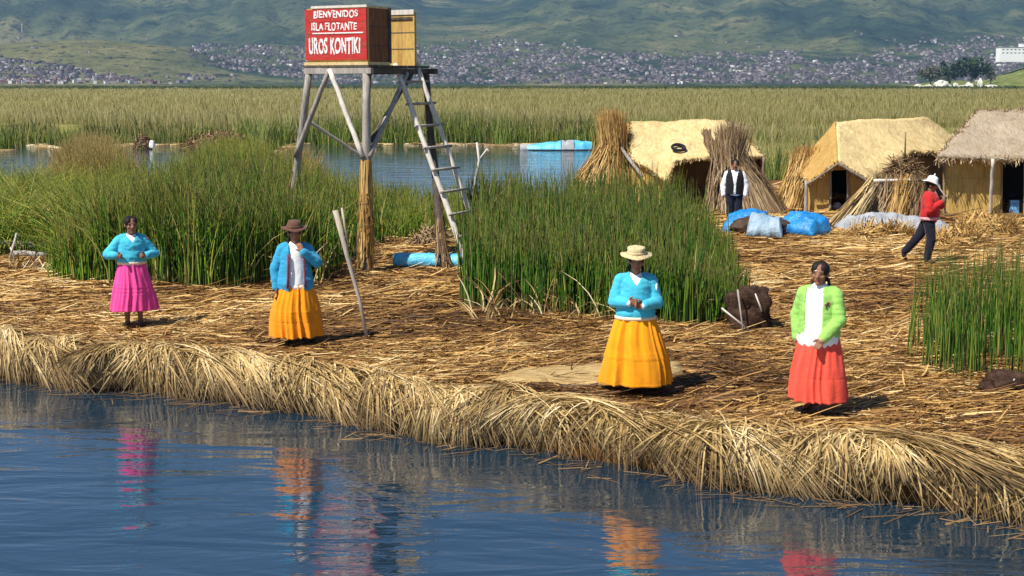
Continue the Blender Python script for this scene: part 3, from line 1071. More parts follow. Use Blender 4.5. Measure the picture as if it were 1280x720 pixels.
# marsh behind the two left women, up to the channel
pol = [P(-60, 322)[:2], P(60, 325)[:2], P(85, 352)[:2], P(200, 356)[:2], P(260, 360)[:2], P(400, 352)[:2], P(450, 318)[:2], P(470, 303)[:2], P(585, 301)[:2],
       (0.6, 36), (0.6, 39.5), (-3, 40), (-8, 38.5), (-17, 38)]
x, y = sample_clumps(pol, 15500, 12, .10)
fr = gpoly([(75, 350), (200, 356), (260, 360), (400, 352), (400, 342), (200, 344), (75, 338)])
x2, y2 = sample_clumps(fr, 3300, 10, .08)
x = np.concatenate([x, x2]); y = np.concatenate([y, y2]); N = len(x)
u = x / y * FPX + 640
zb = np.where(y < 30, .45, .15)
spk = np.where(rng.random(N) < .05, rng.uniform(1.1, 1.3, N), 1)
h = spk * 1.74 + .24 * wob(x, y, .55, 5.0) + rng.normal(0, .17, N)
h = h * np.where(rng.random(N) < .15, rng.uniform(.5, .85, N), 1) * (1 + .12 * wob(x, y, 5.0, 3.0))
h = h * (1 + .20 * wob(x, y, 1.7, 4.0)) * np.interp(u, [0, 70, 130, 250, 360, 410, 470, 560], [.50, .58, .86, 1.0, .97, .80, .66, .56]) * np.interp(y, [22, 24, 38, 40], [.86, .95, 1, .8])
yl = np.clip(np.interp(u, [0, 110, 200, 280, 330, 420, 560], [.85, .75, .42, .08, .10, .38, .45]) + .18 * wob(x, y, .9, 2.0) + (y > 30) * .25, 0, 1)
mx = rng.random(N) < yl
for sel, nm, mt, lb in ((~mx, 'green_reeds', 'reed', 'dark green reed bed behind the pink skirted and brown hatted women'),
                        (mx, 'yellowing_reeds', 'reed_mix', 'yellowing reeds mixed through the marsh at the left')):
    k = sel.sum()
    reed_bed(nm, M[mt], x[sel], y[sel], zb[sel], h[sel], rng.uniform(.011, .022, k), np.abs(rng.normal(0, .09, k)),
             np.abs(rng.normal(.02, .12, k)) + (rng.random(k) < .12) * rng.uniform(.1, .6, k), lb)
# collapsed, matted reeds at the far left edge of the marsh
x, y = sample_poly(gpoly([(-60, 322), (66, 323), (120, 338), (175, 300), (80, 262), (-60, 262)]), 4600); N = len(x)
reed_bed('matted_reeds', M['reed_mix'], x, y, np.full(N, .5), rng.uniform(.75, 1.6, N), rng.uniform(.009, .018, N), rng.uniform(.1, .75, N), rng.uniform(.2, .9, N),
         'collapsed yellow green reeds lying over each other at the left edge')
# tall yellow clumps standing in the channel
for (u0, u1, y0, y1, num, hh, lb) in ((66, 165, 44, 58, 2600, 2.1, 'yellow brown reed clump standing in the channel at the left'),
                                      (225, 365, 42, 54, 3200, 2.1, 'yellow green reeds at the near side of the channel before the dark mound'),
                                      (345, 405, 41, 50, 900, 1.9, 'orange yellow reeds beside the left leg of the watchtower'),
                                      (8, 60, 40, 46, 300, 1.0, 'short yellow reeds at the left end of the channel')):
    yy = rng.uniform(y0, y1, num); uu = rng.normal((u0 + u1) / 2, (u1 - u0) / 4.2, num)
    xx = (uu - 640) / FPX * yy
    prof = np.exp(-((uu - (u0 + u1) / 2) / ((u1 - u0) * .5)) ** 2)
    reed_bed('dry_reeds', M['reed_yellow' if 'yellow green' not in lb and 'short' not in lb else 'reed_mix'], xx, yy, np.full(num, -.1), hh * (.55 + .45 * prof) * rng.uniform(.7, 1.1, num), rng.uniform(.012, .024, num),
             np.abs(rng.normal(0, .11, num)), np.abs(rng.normal(0, .15, num)), lb, K=4)

# reed wall along the far side of the channel and the wide plain behind it
def far_front(u):
    b = np.interp(u, [-400, 60, 400, 700, 760, 800, 960, 1300, 1700], [91, 91, 92, 92, 90, 66, 52, 53, 53])
    return b - 9 * np.clip(np.sin(u * .021 + .6) + .7 * np.sin(u * .057 + 2) - .35, 0, 1.5) * np.interp(u, [600, 640], [1, 0])


N = 42000
u = rng.uniform(-120, 1400, N)
f0 = far_front(u)
y = f0 + (rng.random(N) ** 1.5) * 46
x = (u - 640) / FPX * y
h = 1.52 + .6 * wob(x, y, .10, 2.0) + .25 * wob(x, y, .25, 4.0) + .3 * wob(x, y, .5, 1.0) + rng.normal(0, .2, N)
h *= np.where(y < f0 + 1.2, rng.uniform(.55, 1, N), 1)
grn = rng.random(N) < np.clip(.86 + .55 * wob(x, y, .11, 6.0) - np.clip((y - f0 - 6) / 14, 0, .85), .12, 1)
for sel, nm, mt, lb in ((grn, 'far_reeds', 'reed_far', 'wall of green reeds along the far side of the channel'),
                        (~grn, 'far_dry_reeds', 'reed_tan', 'pale dry reeds standing among the green ones beyond the channel')):
    k = sel.sum()
    pth = upright(x[sel], y[sel], np.full(k, -.05), h[sel], np.abs(rng.normal(0, .10, k)), np.abs(rng.normal(0, .14, k)), 4)
    sdv = np.stack([np.ones(k), rng.normal(0, .6, k), np.zeros(k)], 1)
    wd = rng.uniform(.02, .055, k) * y[sel] / 90 * 1.25
    tag(link(nm, blades(nm, pth, wd, unit(sdv), [1, .9, .7, .25]), M[mt]), lb, 'reeds', kind='stuff')
N = 46000
y = 93 + 590 * rng.random(N) ** 1.9
u = rng.uniform(-60, 1340, N); x = (u - 640) / FPX * y
h = 1.75 + .18 * wob(x, y, .07, 2.0) + rng.normal(0, .2, N)
pth = upright(x, y, np.full(N, 0.2), h, np.abs(rng.normal(0, .12, N)), np.abs(rng.normal(0, .15, N)), 3)
wd = rng.uniform(.06, .16, N) * y / 160
tag(link('dry_reed_plain', blades('dry_reed_plain', pth, wd, np.tile(np.array([[1., 0, 0]]), (N, 1)), [1, .8, .3]), M['reed_tan']),
    'wide plain of pale dry reeds stretching to the far shore', 'reeds', kind='stuff')
n = NT('reed_plain_top')
a = n.noise(n.world((.35, .07, .3)), 1.0, 6, .7)
b = n.noise(n.world((.02, .008, .02)), 1.0, 4, .6)
c = n.ramp(a, [(.3, (.11, .10, .03)), (.5, (.21, .19, .06)), (.7, (.31, .27, .11))])
c = n.mix(n.ramp(b, [(.45, 0.0), (.65, .6)]), c, (.17, .17, .055))
n.base(c); n.bump(a, 1, .5)
M['plain'] = n.fin(1, .05)
us = np.linspace(-500, 1780, 160)
ys = np.concatenate([np.linspace(0, 1, 24) ** 2])
V = []
for uu in us:
    f = float(far_front(uu)) + 5
    for k, q in enumerate(ys):
        yy = f + (640 - f) * q
        xx = (uu - 640) / FPX * yy
        z = -.3 if k == 0 else (1.15 + .25 * float(wob(np.array([xx]), np.array([yy]), .05)[()][0]))
        V.append((xx, yy, z))
V = np.array(V); m_ = len(ys)
i = np.arange(len(us) - 1)[:, None] * m_; j = np.arange(m_ - 1)[None]
F = np.stack([i + j, i + j + m_, i + j + m_ + 1, i + j + 1], -1).reshape(-1, 4)
tag(link('reed_plain', quads_mesh('reed_plain', V, F, smooth=True), M['plain']), 'matted dry tops of the reed plain beyond the channel', 'reeds', kind='stuff')
# dark band of taller reeds along the far shore
N = 9000
y = rng.uniform(640, 1500, N) ; u = rng.uniform(-60, 1340, N); x = (u - 640) / FPX * y
h = rng.uniform(1.6, 3.0, N)
pth = upright(x, y, np.full(N, -.1), h, np.abs(rng.normal(0, .1, N)), np.abs(rng.normal(0, .1, N)), 3)
tag(link('dark_reeds', blades('dark_reeds', pth, rng.uniform(.8, 2.5, N), np.tile(np.array([[1., 0, 0]]), (N, 1)), [1, .9, .4]), M['reed_farthest']),
    'dark band of reeds along the far shore of the lake', 'reeds', kind='stuff')
# pale broken reeds lying at the foot of the far reed wall
N = 650
u = rng.uniform(-20, 730, N); u = u[wob(u * .05, u * 0, 1.0, 3.0) > -.1]; N = len(u); y = far_front(u) - rng.uniform(.0, 1.0, N); x = (u - 640) / FPX * y
t = np.linspace(-.5, .5, 3)
L = rng.uniform(.5, 2.0, N)
pth = np.stack([x, y, np.full(N, .06)], 1)[:, None, :] + np.stack([np.ones(N), rng.normal(0, .4, N), rng.normal(0, .03, N)], 1)[:, None, :] * (L[:, None] * t)[:, :, None]
tag(link('floating_straw', blades('floating_straw', pth, rng.uniform(.04, .09, N), np.tile(np.array([[0., .3, 1]]), (N, 1))), M['straw_edge']),
    'pale broken reeds floating along the foot of the far reed wall', 'straw', kind='stuff')

# ------------------------------------------------------------------ hills
def hill(u, y):
    """terrain beyond the lake as a function of bearing (as picture column) and distance"""
    u = np.asarray(u, float); y = np.asarray(y, float)
    s = lambda a: np.clip(a, 0, 1) ** 2 * (3 - 2 * np.clip(a, 0, 1))
    k = 1 / FPX
    # back range: profile as height above eye-line, in picture rows
    crest = np.interp(u, [-600, 0, 250, 400, 490, 532, 575, 618, 665, 800, 900, 1100, 1300, 1900],
                      [150, 138, 132, 118, 98, 74.8, 73.6, 74.6, 98, 122, 140, 150, 150, 150])
    back = crest * k * 5600 * s((y - 3100) / 2500) * np.interp(y, [3100, 5600, 6400], [1, 1, .55])
    # gentle slope that carries the town
    tw = np.interp(u, [-400, 150, 260, 330, 520, 640, 900, 1050, 1300, 1900], [.35, .3, .55, .9, .95, .9, .8, .95, 1.1, 1.0])
    town = tw * 52 * k * 3300 * s((y - 2350) / 1100)
    # foothills
    g = lambda uc, su, yc, sy, px: px * k * yc * np.exp(-((u - uc) / su) ** 2 - ((y - yc) / sy) ** 2)
    z = back + town
    z = z + g(40, 190, 2850, 330, 40) + g(165, 100, 2900, 300, 18) + g(245, 50, 2800, 250, 10)
    z = z + g(1062, 75, 3700, 420, 18) + g(930, 60, 3600, 300, 10) + g(760, 150, 4100, 500, 16)
    x = (u - 640) * k * y
    am = s((y - 2450) / 1500)
    gl = np.abs(np.sin(u * .031 + y * .0011 + .8 * np.sin(y * .003 + u * .02))) + .6 * np.abs(np.sin(u * .083 - y * .0017 + 1.1 * np.sin(y * .004)))
    z = z + am * s((y - 2900) / 900) * 15 * (gl - .9) * np.where(np.abs(u - 575) < 120, .1 + .9 * (np.abs(u - 575) / 120) ** 2, 1)
    z = z + am * (26 * wob(x, y, .0021, 1.0) + 16 * wob(x, y, .005, 2.0) + 8 * wob(x, y, .013, .5)) * np.where(np.abs(u - 575) < 120, .12 + .88 * (np.abs(u - 575) / 120) ** 2, 1)
    return z * s((y - 2290) / 220) - .8


us = np.linspace(-520, 1800, 420); yy = np.concatenate([np.linspace(2300, 4200, 120), np.linspace(4220, 6400, 70)])
U, Y = np.meshgrid(us, yy, indexing='ij')
Z = hill(U, Y)
X = (U - 640) / FPX * Y
V = np.stack([X, Y, Z], -1).reshape(-1, 3); m_ = len(yy)
i = np.arange(len(us) - 1)[:, None] * m_; j = np.arange(m_ - 1)[None]
F = np.stack([i + j, i + j + m_, i + j + m_ + 1, i + j + 1], -1).reshape(-1, 4)
n = NT('hillside')
a = n.noise(n.world((.0032, .0032, .0045)), 1.0, 8, .66, .5)
b = n.noise(n.world((.016, .016, .016)), 1.0, 5, .65)
c3 = n.noise(n.world((.0017, .0017, .0017)), 1.0, 3, .5)
c = n.ramp(a, [(.3, (.010, .022, .016)), (.45, (.030, .048, .028)), (.55, (.085, .098, .042)), (.68, (.19, .16, .08))])
c = n.mix(n.ramp(b, [(.54, 0.0), (.66, .85)]), c, (.010, .020, .014))
c = n.mix(n.ramp(c3, [(.45, 0.0), (.65, .45)]), c, (.085, .095, .038))
# open dry grass on the low knoll to the left
sx = n.new('ShaderNodeSeparateXYZ'); gg = n.new('ShaderNodeNewGeometry'); n.ln(gg.outputs['Position'], sx.inputs[0])
mx = n.math('MULTIPLY', n.ramp(n.math('DIVIDE', sx.outputs['X'], -1000), [(.55, 0.0), (.68, 1.0)]), n.ramp(n.math('DIVIDE', sx.outputs['Y'], 4000), [(.73, 1.0), (.78, 0.0)]))
mx = n.math('MULTIPLY', mx, n.ramp(a, [(.2, .65), (.7, 1.0)]))
c = n.mix(mx, c, n.ramp(b, [(.35, (.10, .10, .035)), (.65, (.19, .17, .07))]))
d_ = n.noise(n.world((.045, .045, .045)), 1.0, 3, .6)
c = n.mix(n.ramp(d_, [(.56, 0.0), (.64, .75)]), c, (.010, .020, .012))
n.base(c); n.bump(b, .9, 25)
M['hill'] = n.fin(1, 0)
tag(link('hills', quads_mesh('hills', V, F, smooth=True), M['hill']), 'green and brown mountain slopes rising beyond the lake', 'hills', kind='structure')


def hit_hill(u, v, y0=2350, y1=6200):
    yy = np.linspace(y0, y1, 500)
    U = np.repeat(np.asarray(u)[:, None], 500, 1); Yg = np.repeat(yy[None], len(u), 0)
    H = hill(U, Yg)
    zr = CZ + (105 - np.asarray(v))[:, None] / FPX * Yg
    above = H > zr
    idx = above.argmax(1); ok = above.any(1) & (idx > 0)
    y = yy[idx]
    return (np.asarray(u) - 640) / FPX * y, y, hill(u, y), ok


# ------------------------------------------------------------------ the town on the slopes
def town_mask(u, v):
    """probability of a house at this bearing/row"""
    t = np.zeros(len(u))
    top = np.interp(u, [520, 560, 620, 700, 760, 900, 960, 1040, 1100, 1150, 1290], [62, 52, 47, 55, 62, 66, 60, 66, 62, 48, 42])
    m = (u > 525) & (v > top)
    t = np.where(m, np.clip((v - top) / 18, .12, 1.0), t)
    t = np.where((u > 1000) & (u < 1090) & (v < 78) & m, t * .3, t)
    t = np.where(u > 1130, t * .6, t)
    lt = np.interp(u, [-20, 60, 140, 200], [74, 78, 92, 104])
    t = np.where((u < 200) & (v > lt), .75, t)
    ct = np.interp(u, [235, 260, 300, 380], [64, 56, 56, 60]); cb = np.interp(u, [235, 260, 300, 380], [66, 80, 90, 98])
    t = np.where((u > 238) & (u < 385) & (v > ct) & (v < cb), .7, t)
    t = np.where((u > 385) & (u < 525) & (v > 56), .8, t)
    t = np.where((u > 200) & (u < 300) & (v > 94), .12, t)
    t = np.where((t == 0) & (v > 40), .008, t)
    return t


N = 90000
u = rng.uniform(-30, 1310, N); v = rng.uniform(26, 105, N)
cl = .42 + 1.0 * wob(u * .05, v * .2, 1.0, 2.0) + .5 * wob(u * .16, v * .4, 1.0, 5.0)
cl = np.where((np.abs(np.mod(u * .045 + v * .11, 1.0) - .5) < .06) | (np.abs(np.mod(u * .02 - v * .16, 1.0) - .5) < .07), .03, cl)
keep = rng.random(N) < town_mask(u, v) * np.clip(cl, .04, 1)
u, v = u[keep], v[keep]
hx, hy, hz, ok = hit_hill(u, v)
hx, hy, hz, u, v = hx[ok], hy[ok], hz[ok], u[ok], v[ok]
N = len(hx)
M['houses'] = m_stalk('town_walls', [(0, (.03, .028, .03)), (.35, (.07, .06, .06)), (.6, (.13, .11, .11)), (.8, (.20, .175, .17)), (.95, (.36, .34, .33)), (1, (.75, .73, .70))], rough=.9, spec=.1)
order = np.argsort(hy)
near = order[:240]; rest = order[240:]
w_ = rng.uniform(3, 7.5, N); d_ = rng.uniform(3, 7, N); t_ = rng.uniform(2.0, 4.6, N); an = rng.normal(0, .5, N)
cs, sn = np.cos(an[rest]), np.sin(an[rest])
crn = []
for zz in (-4.0, 1.0):
    for (a, b) in ((-1, -1), (1, -1), (1, 1), (-1, 1)):
        lx = a * w_[rest] / 2; ly = b * d_[rest] / 2
        z = hz[rest] + (zz if zz < 0 else t_[rest])
        crn.append(np.stack([hx[rest] + lx * cs - ly * sn, hy[rest] + lx * sn + ly * cs, z], 1))
V = np.stack(crn, 1).reshape(-1, 3)
b0 = (np.arange(len(rest)) * 8)[:, None, None]
F = (b0 + np.array([[0, 1, 5, 4], [1, 2, 6, 5], [2, 3, 7, 6], [3, 0, 4, 7], [4, 5, 6, 7]])[None]).reshape(-1, 4)
rr = np.repeat(rng.beta(1.5, 1.8, len(rest)), 8)
tag(link('town_houses', quads_mesh('town_houses', V, F, {'rnd': rr, 't': np.zeros(len(rr))}), M['houses']),
    'dense mass of small houses covering the foot of the hills', 'town', kind='stuff')
house_cols = [('white', (.70, .68, .65)), ('brick red', (.22, .10, .08)), ('grey', (.22, .20, .20)), ('adobe brown', (.17, .11, .08)), ('pale tan', (.34, .28, .23))]
roof_cols = [(.22, .13, .10), (.34, .31, .30), (.16, .10, .09)]
hm = []
for nm, cc in house_cols:
    mw = m_plain(nm.replace(' ', '_') + '_house_wall', cc, .9, .12, .4, 0)
    for k in range(2):
        mb = MB()
        W0 = 9 + 2 * k; D0 = 8; H0 = 4.5 + 2.2 * k
        mb.box((0, 0, H0 / 2 - 2), (W0, D0, H0 + 4))
        nb = len(mb.f)
        rz_ = H0 + .02
        if k == 0:
            mb.add([(-W0 / 2 - .4, -D0 / 2 - .4, rz_), (W0 / 2 + .4, -D0 / 2 - .4, rz_), (W0 / 2 + .4, D0 / 2 + .4, rz_), (-W0 / 2 - .4, D0 / 2 + .4, rz_), (-W0 / 2 - .4, 0, H0 + 1.8), (W0 / 2 + .4, 0, H0 + 1.8)],
                   [(0, 1, 5, 4), (2, 3, 4, 5), (1, 2, 5), (3, 0, 4), (3, 2, 1, 0)])
        else:
            mb.box((0, 0, H0 + .15), (W0 + .5, D0 + .5, .24)); mb.box((W0 * .2, D0 * .1, H0 + 1.0), (3, 3, 1.4))
        me = mb.mesh('house')
        for p in me.polygons: p.material_index = 1 if p.index >= nb else 0
        # a door and windows as darker openings in the camera-side wall
        hm.append((nm, me, mw, k))
roofm = [m_plain('house_roof_' + s, c, .9, .15, .5, 0) for s, c in zip(('tile', 'sheet', 'dark'), roof_cols)]
for q, idx in enumerate(near):
    nm, me, mw, k = hm[rng.integers(0, len(hm))]
    if not len(me.materials):
        me.materials.append(mw); me.materials.append(roofm[q % 3])
    o = bpy.data.objects.new('town_house', me); COL.objects.link(o)
    o.location = (hx[idx], hy[idx], hz[idx]); o.rotation_euler = (0, 0, float(an[idx]))
    o.scale = (float(rng.uniform(.5, .85)), .75, float(rng.uniform(.5, .8)))
    ss = 'at the foot of the left hill' if u[idx] < 300 else ('behind the watchtower' if u[idx] < 640 else ('behind the reed huts' if u[idx] < 1100 else 'at the right shore end'))
    tag(o, 'small %s %s house %s' % (nm, 'pitched-roof' if k == 0 else 'flat-roofed', ss), 'house', '%s %s houses %s' % (nm, 'pitched-roof' if k == 0 else 'flat-roofed', ss))

# ------------------------------------------------------------------ near mound, trees, boulders and white building on the right shore
def mound_z(u, y):
    return 28 / FPX * 1250 * math.exp(-((u - 1305) / 52) ** 2 - ((y - 1250) / 90) ** 2) + 10 / FPX * 1250 * math.exp(-((u - 1185) / 60) ** 2 - ((y - 1300) / 120) ** 2) + 27 * math.exp(-((u - 1305) / 75) ** 2 - ((y - 1530) / 90) ** 2) - .4


V = []; nu, ny = 70, 40
for a in range(nu):
    uu = 1080 + (1500 - 1080) * a / (nu - 1)
    for b in range(ny):
        yy = 1000 + 760 * b / (ny - 1)
        V.append(((uu - 640) / FPX * yy, yy, mound_z(uu, yy) + .8 * noise.noise(Vector((uu * .12, yy * .03, 0)))))
i = np.arange(nu - 1)[:, None] * ny; j = np.arange(ny - 1)[None]
F = np.stack([i + j, i + j + ny, i + j + ny + 1, i + j + 1], -1).reshape(-1, 4)
n = NT('grass_mound')
a = n.noise(n.world((.12, .12, .12)), 1.0, 5, .7)
n.base(n.ramp(a, [(.3, (.06, .085, .02)), (.55, (.15, .17, .045)), (.75, (.34, .31, .16))])); n.bump(a, .8, 1)
M['mound'] = n.fin(1, 0)
tag(link('mound', quads_mesh('mound', np.array(V), F, smooth=True), M['mound']), 'low grassy mound at the right end of the far shore', 'mound', kind='structure')

M['crown'] = m_stalk('tree_leaves', [(0, (.014, .03, .012)), (.6, (.03, .06, .02)), (1, (.06, .095, .03))], rough=.8)
M['crown_pale'] = m_stalk('pale_bush_leaves', [(0, (.07, .08, .05)), (.6, (.14, .14, .085)), (1, (.24, .22, .14))], rough=.9)
M['bark'] = m_wood('bark', (.10, .08, .06), (.2, .16, .12))


def far_tree(u, y, h, w, mat, label, cat='tree', num=1500):
    x = (u - 640) / FPX * y; z = mound_z(u, y)
    root = empty('tree' if cat == 'tree' else 'bush', (x, y, z), label, cat, 'trees and bushes by the far right shore')
    mb = MB(); mb.tube([(0, 0, -.5), (.1, 0, h * .35), (0, .1, h * .7)], [h * .035, h * .025, h * .01], 7)
    for k in range(4):
        a = rng.uniform(0, 6.28)
        mb.tube([(0, 0, h * (.3 + .1 * k)), (math.cos(a) * w * .3, math.sin(a) * w * .3, h * (.5 + .1 * k))], [h * .014, h * .006], 5)
    mb.build('trunk', M['bark'], root)
    cl = rng.normal(0, 1, (22, 3)); cl = cl / np.linalg.norm(cl, axis=1, keepdims=True) * rng.uniform(.3, .95, (22, 1))
    k = rng.integers(0, 22, num)
    p = cl[k] * np.array([w / 2, w / 2, h * .36]) + rng.normal(0, 1, (num, 3)) * np.array([w, w, h]) * .06 + np.array([0, 0, h * .56])
    d = rng.normal(0, 1, (num, 3)); d = unit(d)
    ln = rng.uniform(.05, .09, num) * h
    pt = np.stack([p - d * ln[:, None] * .5, p + d * ln[:, None] * .5], 1)
    link('crown', blades('crown', pt, ln * .8, unit(np.cross(d, rng.normal(0, 1, (num, 3)))), rnd=np.clip(rng.random(22)[k] * .6 + rng.random(num) * .4, 0, 1)), mat, root)


for a in ((1181, 1190, 22, 18, 'crown', 'dark green tree, left one of the two by the far right shore'),
          (1208, 1180, 25, 25, 'crown', 'broad dark green tree, right one of the two by the far right shore'),
          (1232, 1210, 15, 10, 'crown_pale', 'small brownish tree below the white building'),
          (1158, 1170, 19, 19, 'crown_pale', 'pale grey green bush left of the dark trees on the far shore'),
          (1172, 1165, 11, 10, 'crown_pale', 'low pale bush before the left dark tree on the far shore')):
    far_tree(a[0], a[1], a[2], a[3], M[a[4]], a[5], 'bush' if 'bush' in a[5] else 'tree')
M['boulder'] = m_plain('pale_boulder', (.55, .52, .43), .9, .2, .8, .5)
for q, (uu, ww, hh) in enumerate(((1143, 7, 3.6), (1155, 9, 3.0), (1171, 10, 7.2), (1180, 6, 3.8), (1189, 4, 5.0), (1206, 7, 5.0), (1219, 5, 8.2), (1196, 8, 2.8), (1232, 12, 3.0))):
    bm = bmesh.new(); bmesh.ops.create_icosphere(bm, subdivisions=3, radius=1)
    for vv in bm.verts:
        f = 1 + .35 * noise.noise(vv.co * 1.3 + Vector((q * 7, 0, 0))) + .12 * noise.noise(vv.co * 4 + Vector((q * 3, 0, 0)))
        vv.co = Vector((vv.co.x * ww / 2 * f, vv.co.y * ww / 2 * f, vv.co.z * hh * f * .62 + hh * .3))
    me = bpy.data.meshes.new('boulder'); bm.to_mesh(me); bm.free()
    o = link('boulder', me, M['boulder']); yb = 1090 + q * 3
    o.location = ((uu - 640) / FPX * yb, yb, .6)
    tag(o, ['low pale boulder furthest left on the right shore', 'wide low pale boulder on the right shore', 'largest pale boulder below the left dark tree', 'small rounded pale boulder beside the largest one',
            'narrow upright small pale boulder between the dark trees', 'rounded pale boulder below the right dark tree', 'tallest upright pale boulder right of the dark trees',
            'flat pale boulder before the two dark trees', 'long flat pale boulder at the foot of the mound'][q], 'boulder', 'pale boulders along the right shore')
# white building
b0 = empty('white_building', ((1270 - 640) / FPX * 1500, 1500, 30), 'long white building on the slope above the mound at right', 'building')
M['white_wall'] = m_plain('white_wall', (.80, .79, .76), .85, .05, .3, 0)
M['pane'] = m_plain('dark_pane', (.05, .06, .07), .15, .1, 1, 0, .5)
mb = MB(); mb.box((0, 0, 4.5), (52, 14, 15)); mb.build('wall', M['white_wall'], b0)
mb = MB(); mb.box((12, 1, 14.2), (30, 10, 4.2)); mb.build('upper_storey', M['white_wall'], b0)
mb = MB(); mb.box((0, 0, 12.25), (53, 15, .4)); mb.box((12, 1, 16.5), (31, 11, .4)); mb.build('roof', roofm[1], b0)
for fz in (6.2, 9.6):
    for k in range(12):
        mb = MB(); mb.box((-23 + k * 4.2, -7.02, fz), (2.2, .12, .9)); mb.build('window', M['pane'], b0)
# mast on the left hill
hxm, hym, hzm, _ = hit_hill(np.array([37.]), np.array([43.]))
m0 = empty('radio_mast', (float(hxm[0]), float(hym[0]), float(hzm[0])), 'pale lattice mast on the left hillside', 'mast')
mb = MB()
for a in range(3):
    mb.tube([(1.4 * math.cos(a * 2.09), 1.4 * math.sin(a * 2.09), -2), (.3 * math.cos(a * 2.09), .3 * math.sin(a * 2.09), 24)], [.22, .15], 5)
for k in range(10):
    z0 = k * 2.3; r0 = 1.35 - k * .1; r1 = 1.25 - k * .1
    for a in range(3):
        mb.tube([(r0 * math.cos(a * 2.09), r0 * math.sin(a * 2.09), z0), (r1 * math.cos((a + 1) * 2.09), r1 * math.sin((a + 1) * 2.09), z0 + 2.3)], .08, 4)
mb.build('lattice', M['white_wall'], m0)
mb = MB(); mb.box((0, -.6, 20), (1.6, .4, 2.4)); mb.build('antenna', M['white_wall'], m0)

# ------------------------------------------------------------------ air
n = NT('haze_air')
vp = n.new('ShaderNodeVolumePrincipled')
vp.inputs['Color'].default_value = (.36, .62, 1.0, 1); vp.inputs['Density'].default_value = 0.62e-4
vp.inputs['Anisotropy'].default_value = 0.0
n.n.remove(n.b); n.ln(vp.outputs[0], n.out.inputs['Volume'])
hb = MB(); hb.box((0, 3225, 275), (9600, 6750, 556))
tag(hb.build('haze', n.m), 'thin blue haze over the lake and hills', 'haze', kind='stuff')
# ------------------------------------------------------------------ materials of the built things
M['grey_wood'] = m_wood('weathered_wood', (.20, .17, .14), (.42, .38, .33), (18, 18, 3))
M['pale_wood'] = m_wood('pale_wood', (.46, .40, .33), (.72, .67, .58), (18, 18, 3))
M['pole_wood'] = m_wood('pinkish_grey_wood', (.30, .24, .19), (.54, .46, .38), (18, 18, 3))
M['dark_wood'] = m_wood('dark_wood', (.045, .034, .026), (.13, .10, .08), (18, 18, 3))
M['brown_pole'] = m_wood('brown_pole', (.12, .085, .055), (.30, .23, .16), (18, 18, 3))
M['mat_cream'] = m_mat('cream_reed_mat', (.48, .34, .14), (.65, .50, .24), (.75, .62, .35), (14, 5, 9))
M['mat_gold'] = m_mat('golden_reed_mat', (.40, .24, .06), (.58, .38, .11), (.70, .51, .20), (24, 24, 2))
M['mat_orange'] = m_mat('orange_reed_thatch', (.30, .17, .045), (.47, .29, .085), (.60, .41, .16), (22, 30, 6))
M['mat_grey'] = m_mat('grey_reed_thatch', (.22, .17, .115), (.38, .305, .215), (.50, .42, .31), (26, 5, 5))
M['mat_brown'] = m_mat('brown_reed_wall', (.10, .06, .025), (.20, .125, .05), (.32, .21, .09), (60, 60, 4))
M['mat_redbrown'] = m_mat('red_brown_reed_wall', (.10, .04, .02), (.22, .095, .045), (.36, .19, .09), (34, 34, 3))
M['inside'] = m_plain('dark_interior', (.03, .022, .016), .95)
n = NT('red_paint')
a = n.noise(n.coords((2, 2, 24)), 2.0, 5, .65); b = n.noise(n.coords((3, 3, 3)), 3.0, 4)
c = n.ramp(a, [(.3, (.30, .018, .014)), (.55, (.50, .026, .02)), (.8, (.58, .06, .045))])
n.base(n.mix(n.ramp(b, [(.50, 0.0), (.75, .6)]), c, (.22, .09, .06))); n.bump(a, .5, .015); M['red_paint'] = n.fin(.6, .3)
n = NT('white_paint'); a = n.noise(n.coords((1, 1, 1)), 26, 4, .7)
n.base(n.ramp(a, [(.36, (.45, .16, .13)), (.44, (.74, .70, .66)), (.7, (.82, .80, .77))])); M['white_paint'] = n.fin(.65, .2)
M['rope'] = m_stalk('rope', [(0, (.25, .15, .06)), (1, (.4, .27, .12))])


def m_tarp(name, c, c2, spec=.5, rough=.38):
    n = NT(name)
    f = n.noise(n.coords(), 3.2, 5, .6); w = n.noise(n.coords((9, 9, 9)), 1.0, 4, .6, 1.2)
    n.base(n.ramp(f, [(.35, c), (.7, c2)])); n.bump(w, .55, .06)
    return n.fin(rough, spec)


M['blue_tarp'] = m_tarp('blue_tarpaulin', (.010, .16, .47), (.025, .29, .62))
M['pale_blue_tarp'] = m_tarp('faded_blue_tarpaulin', (.06, .42, .68), (.20, .60, .80))
M['clear_tarp'] = m_tarp('greyish_plastic', (.20, .31, .40), (.38, .47, .54), .4, .5)
M['grey_tarp'] = m_tarp('grey_plastic', (.25, .27, .29), (.45, .45, .45), .3, .6)


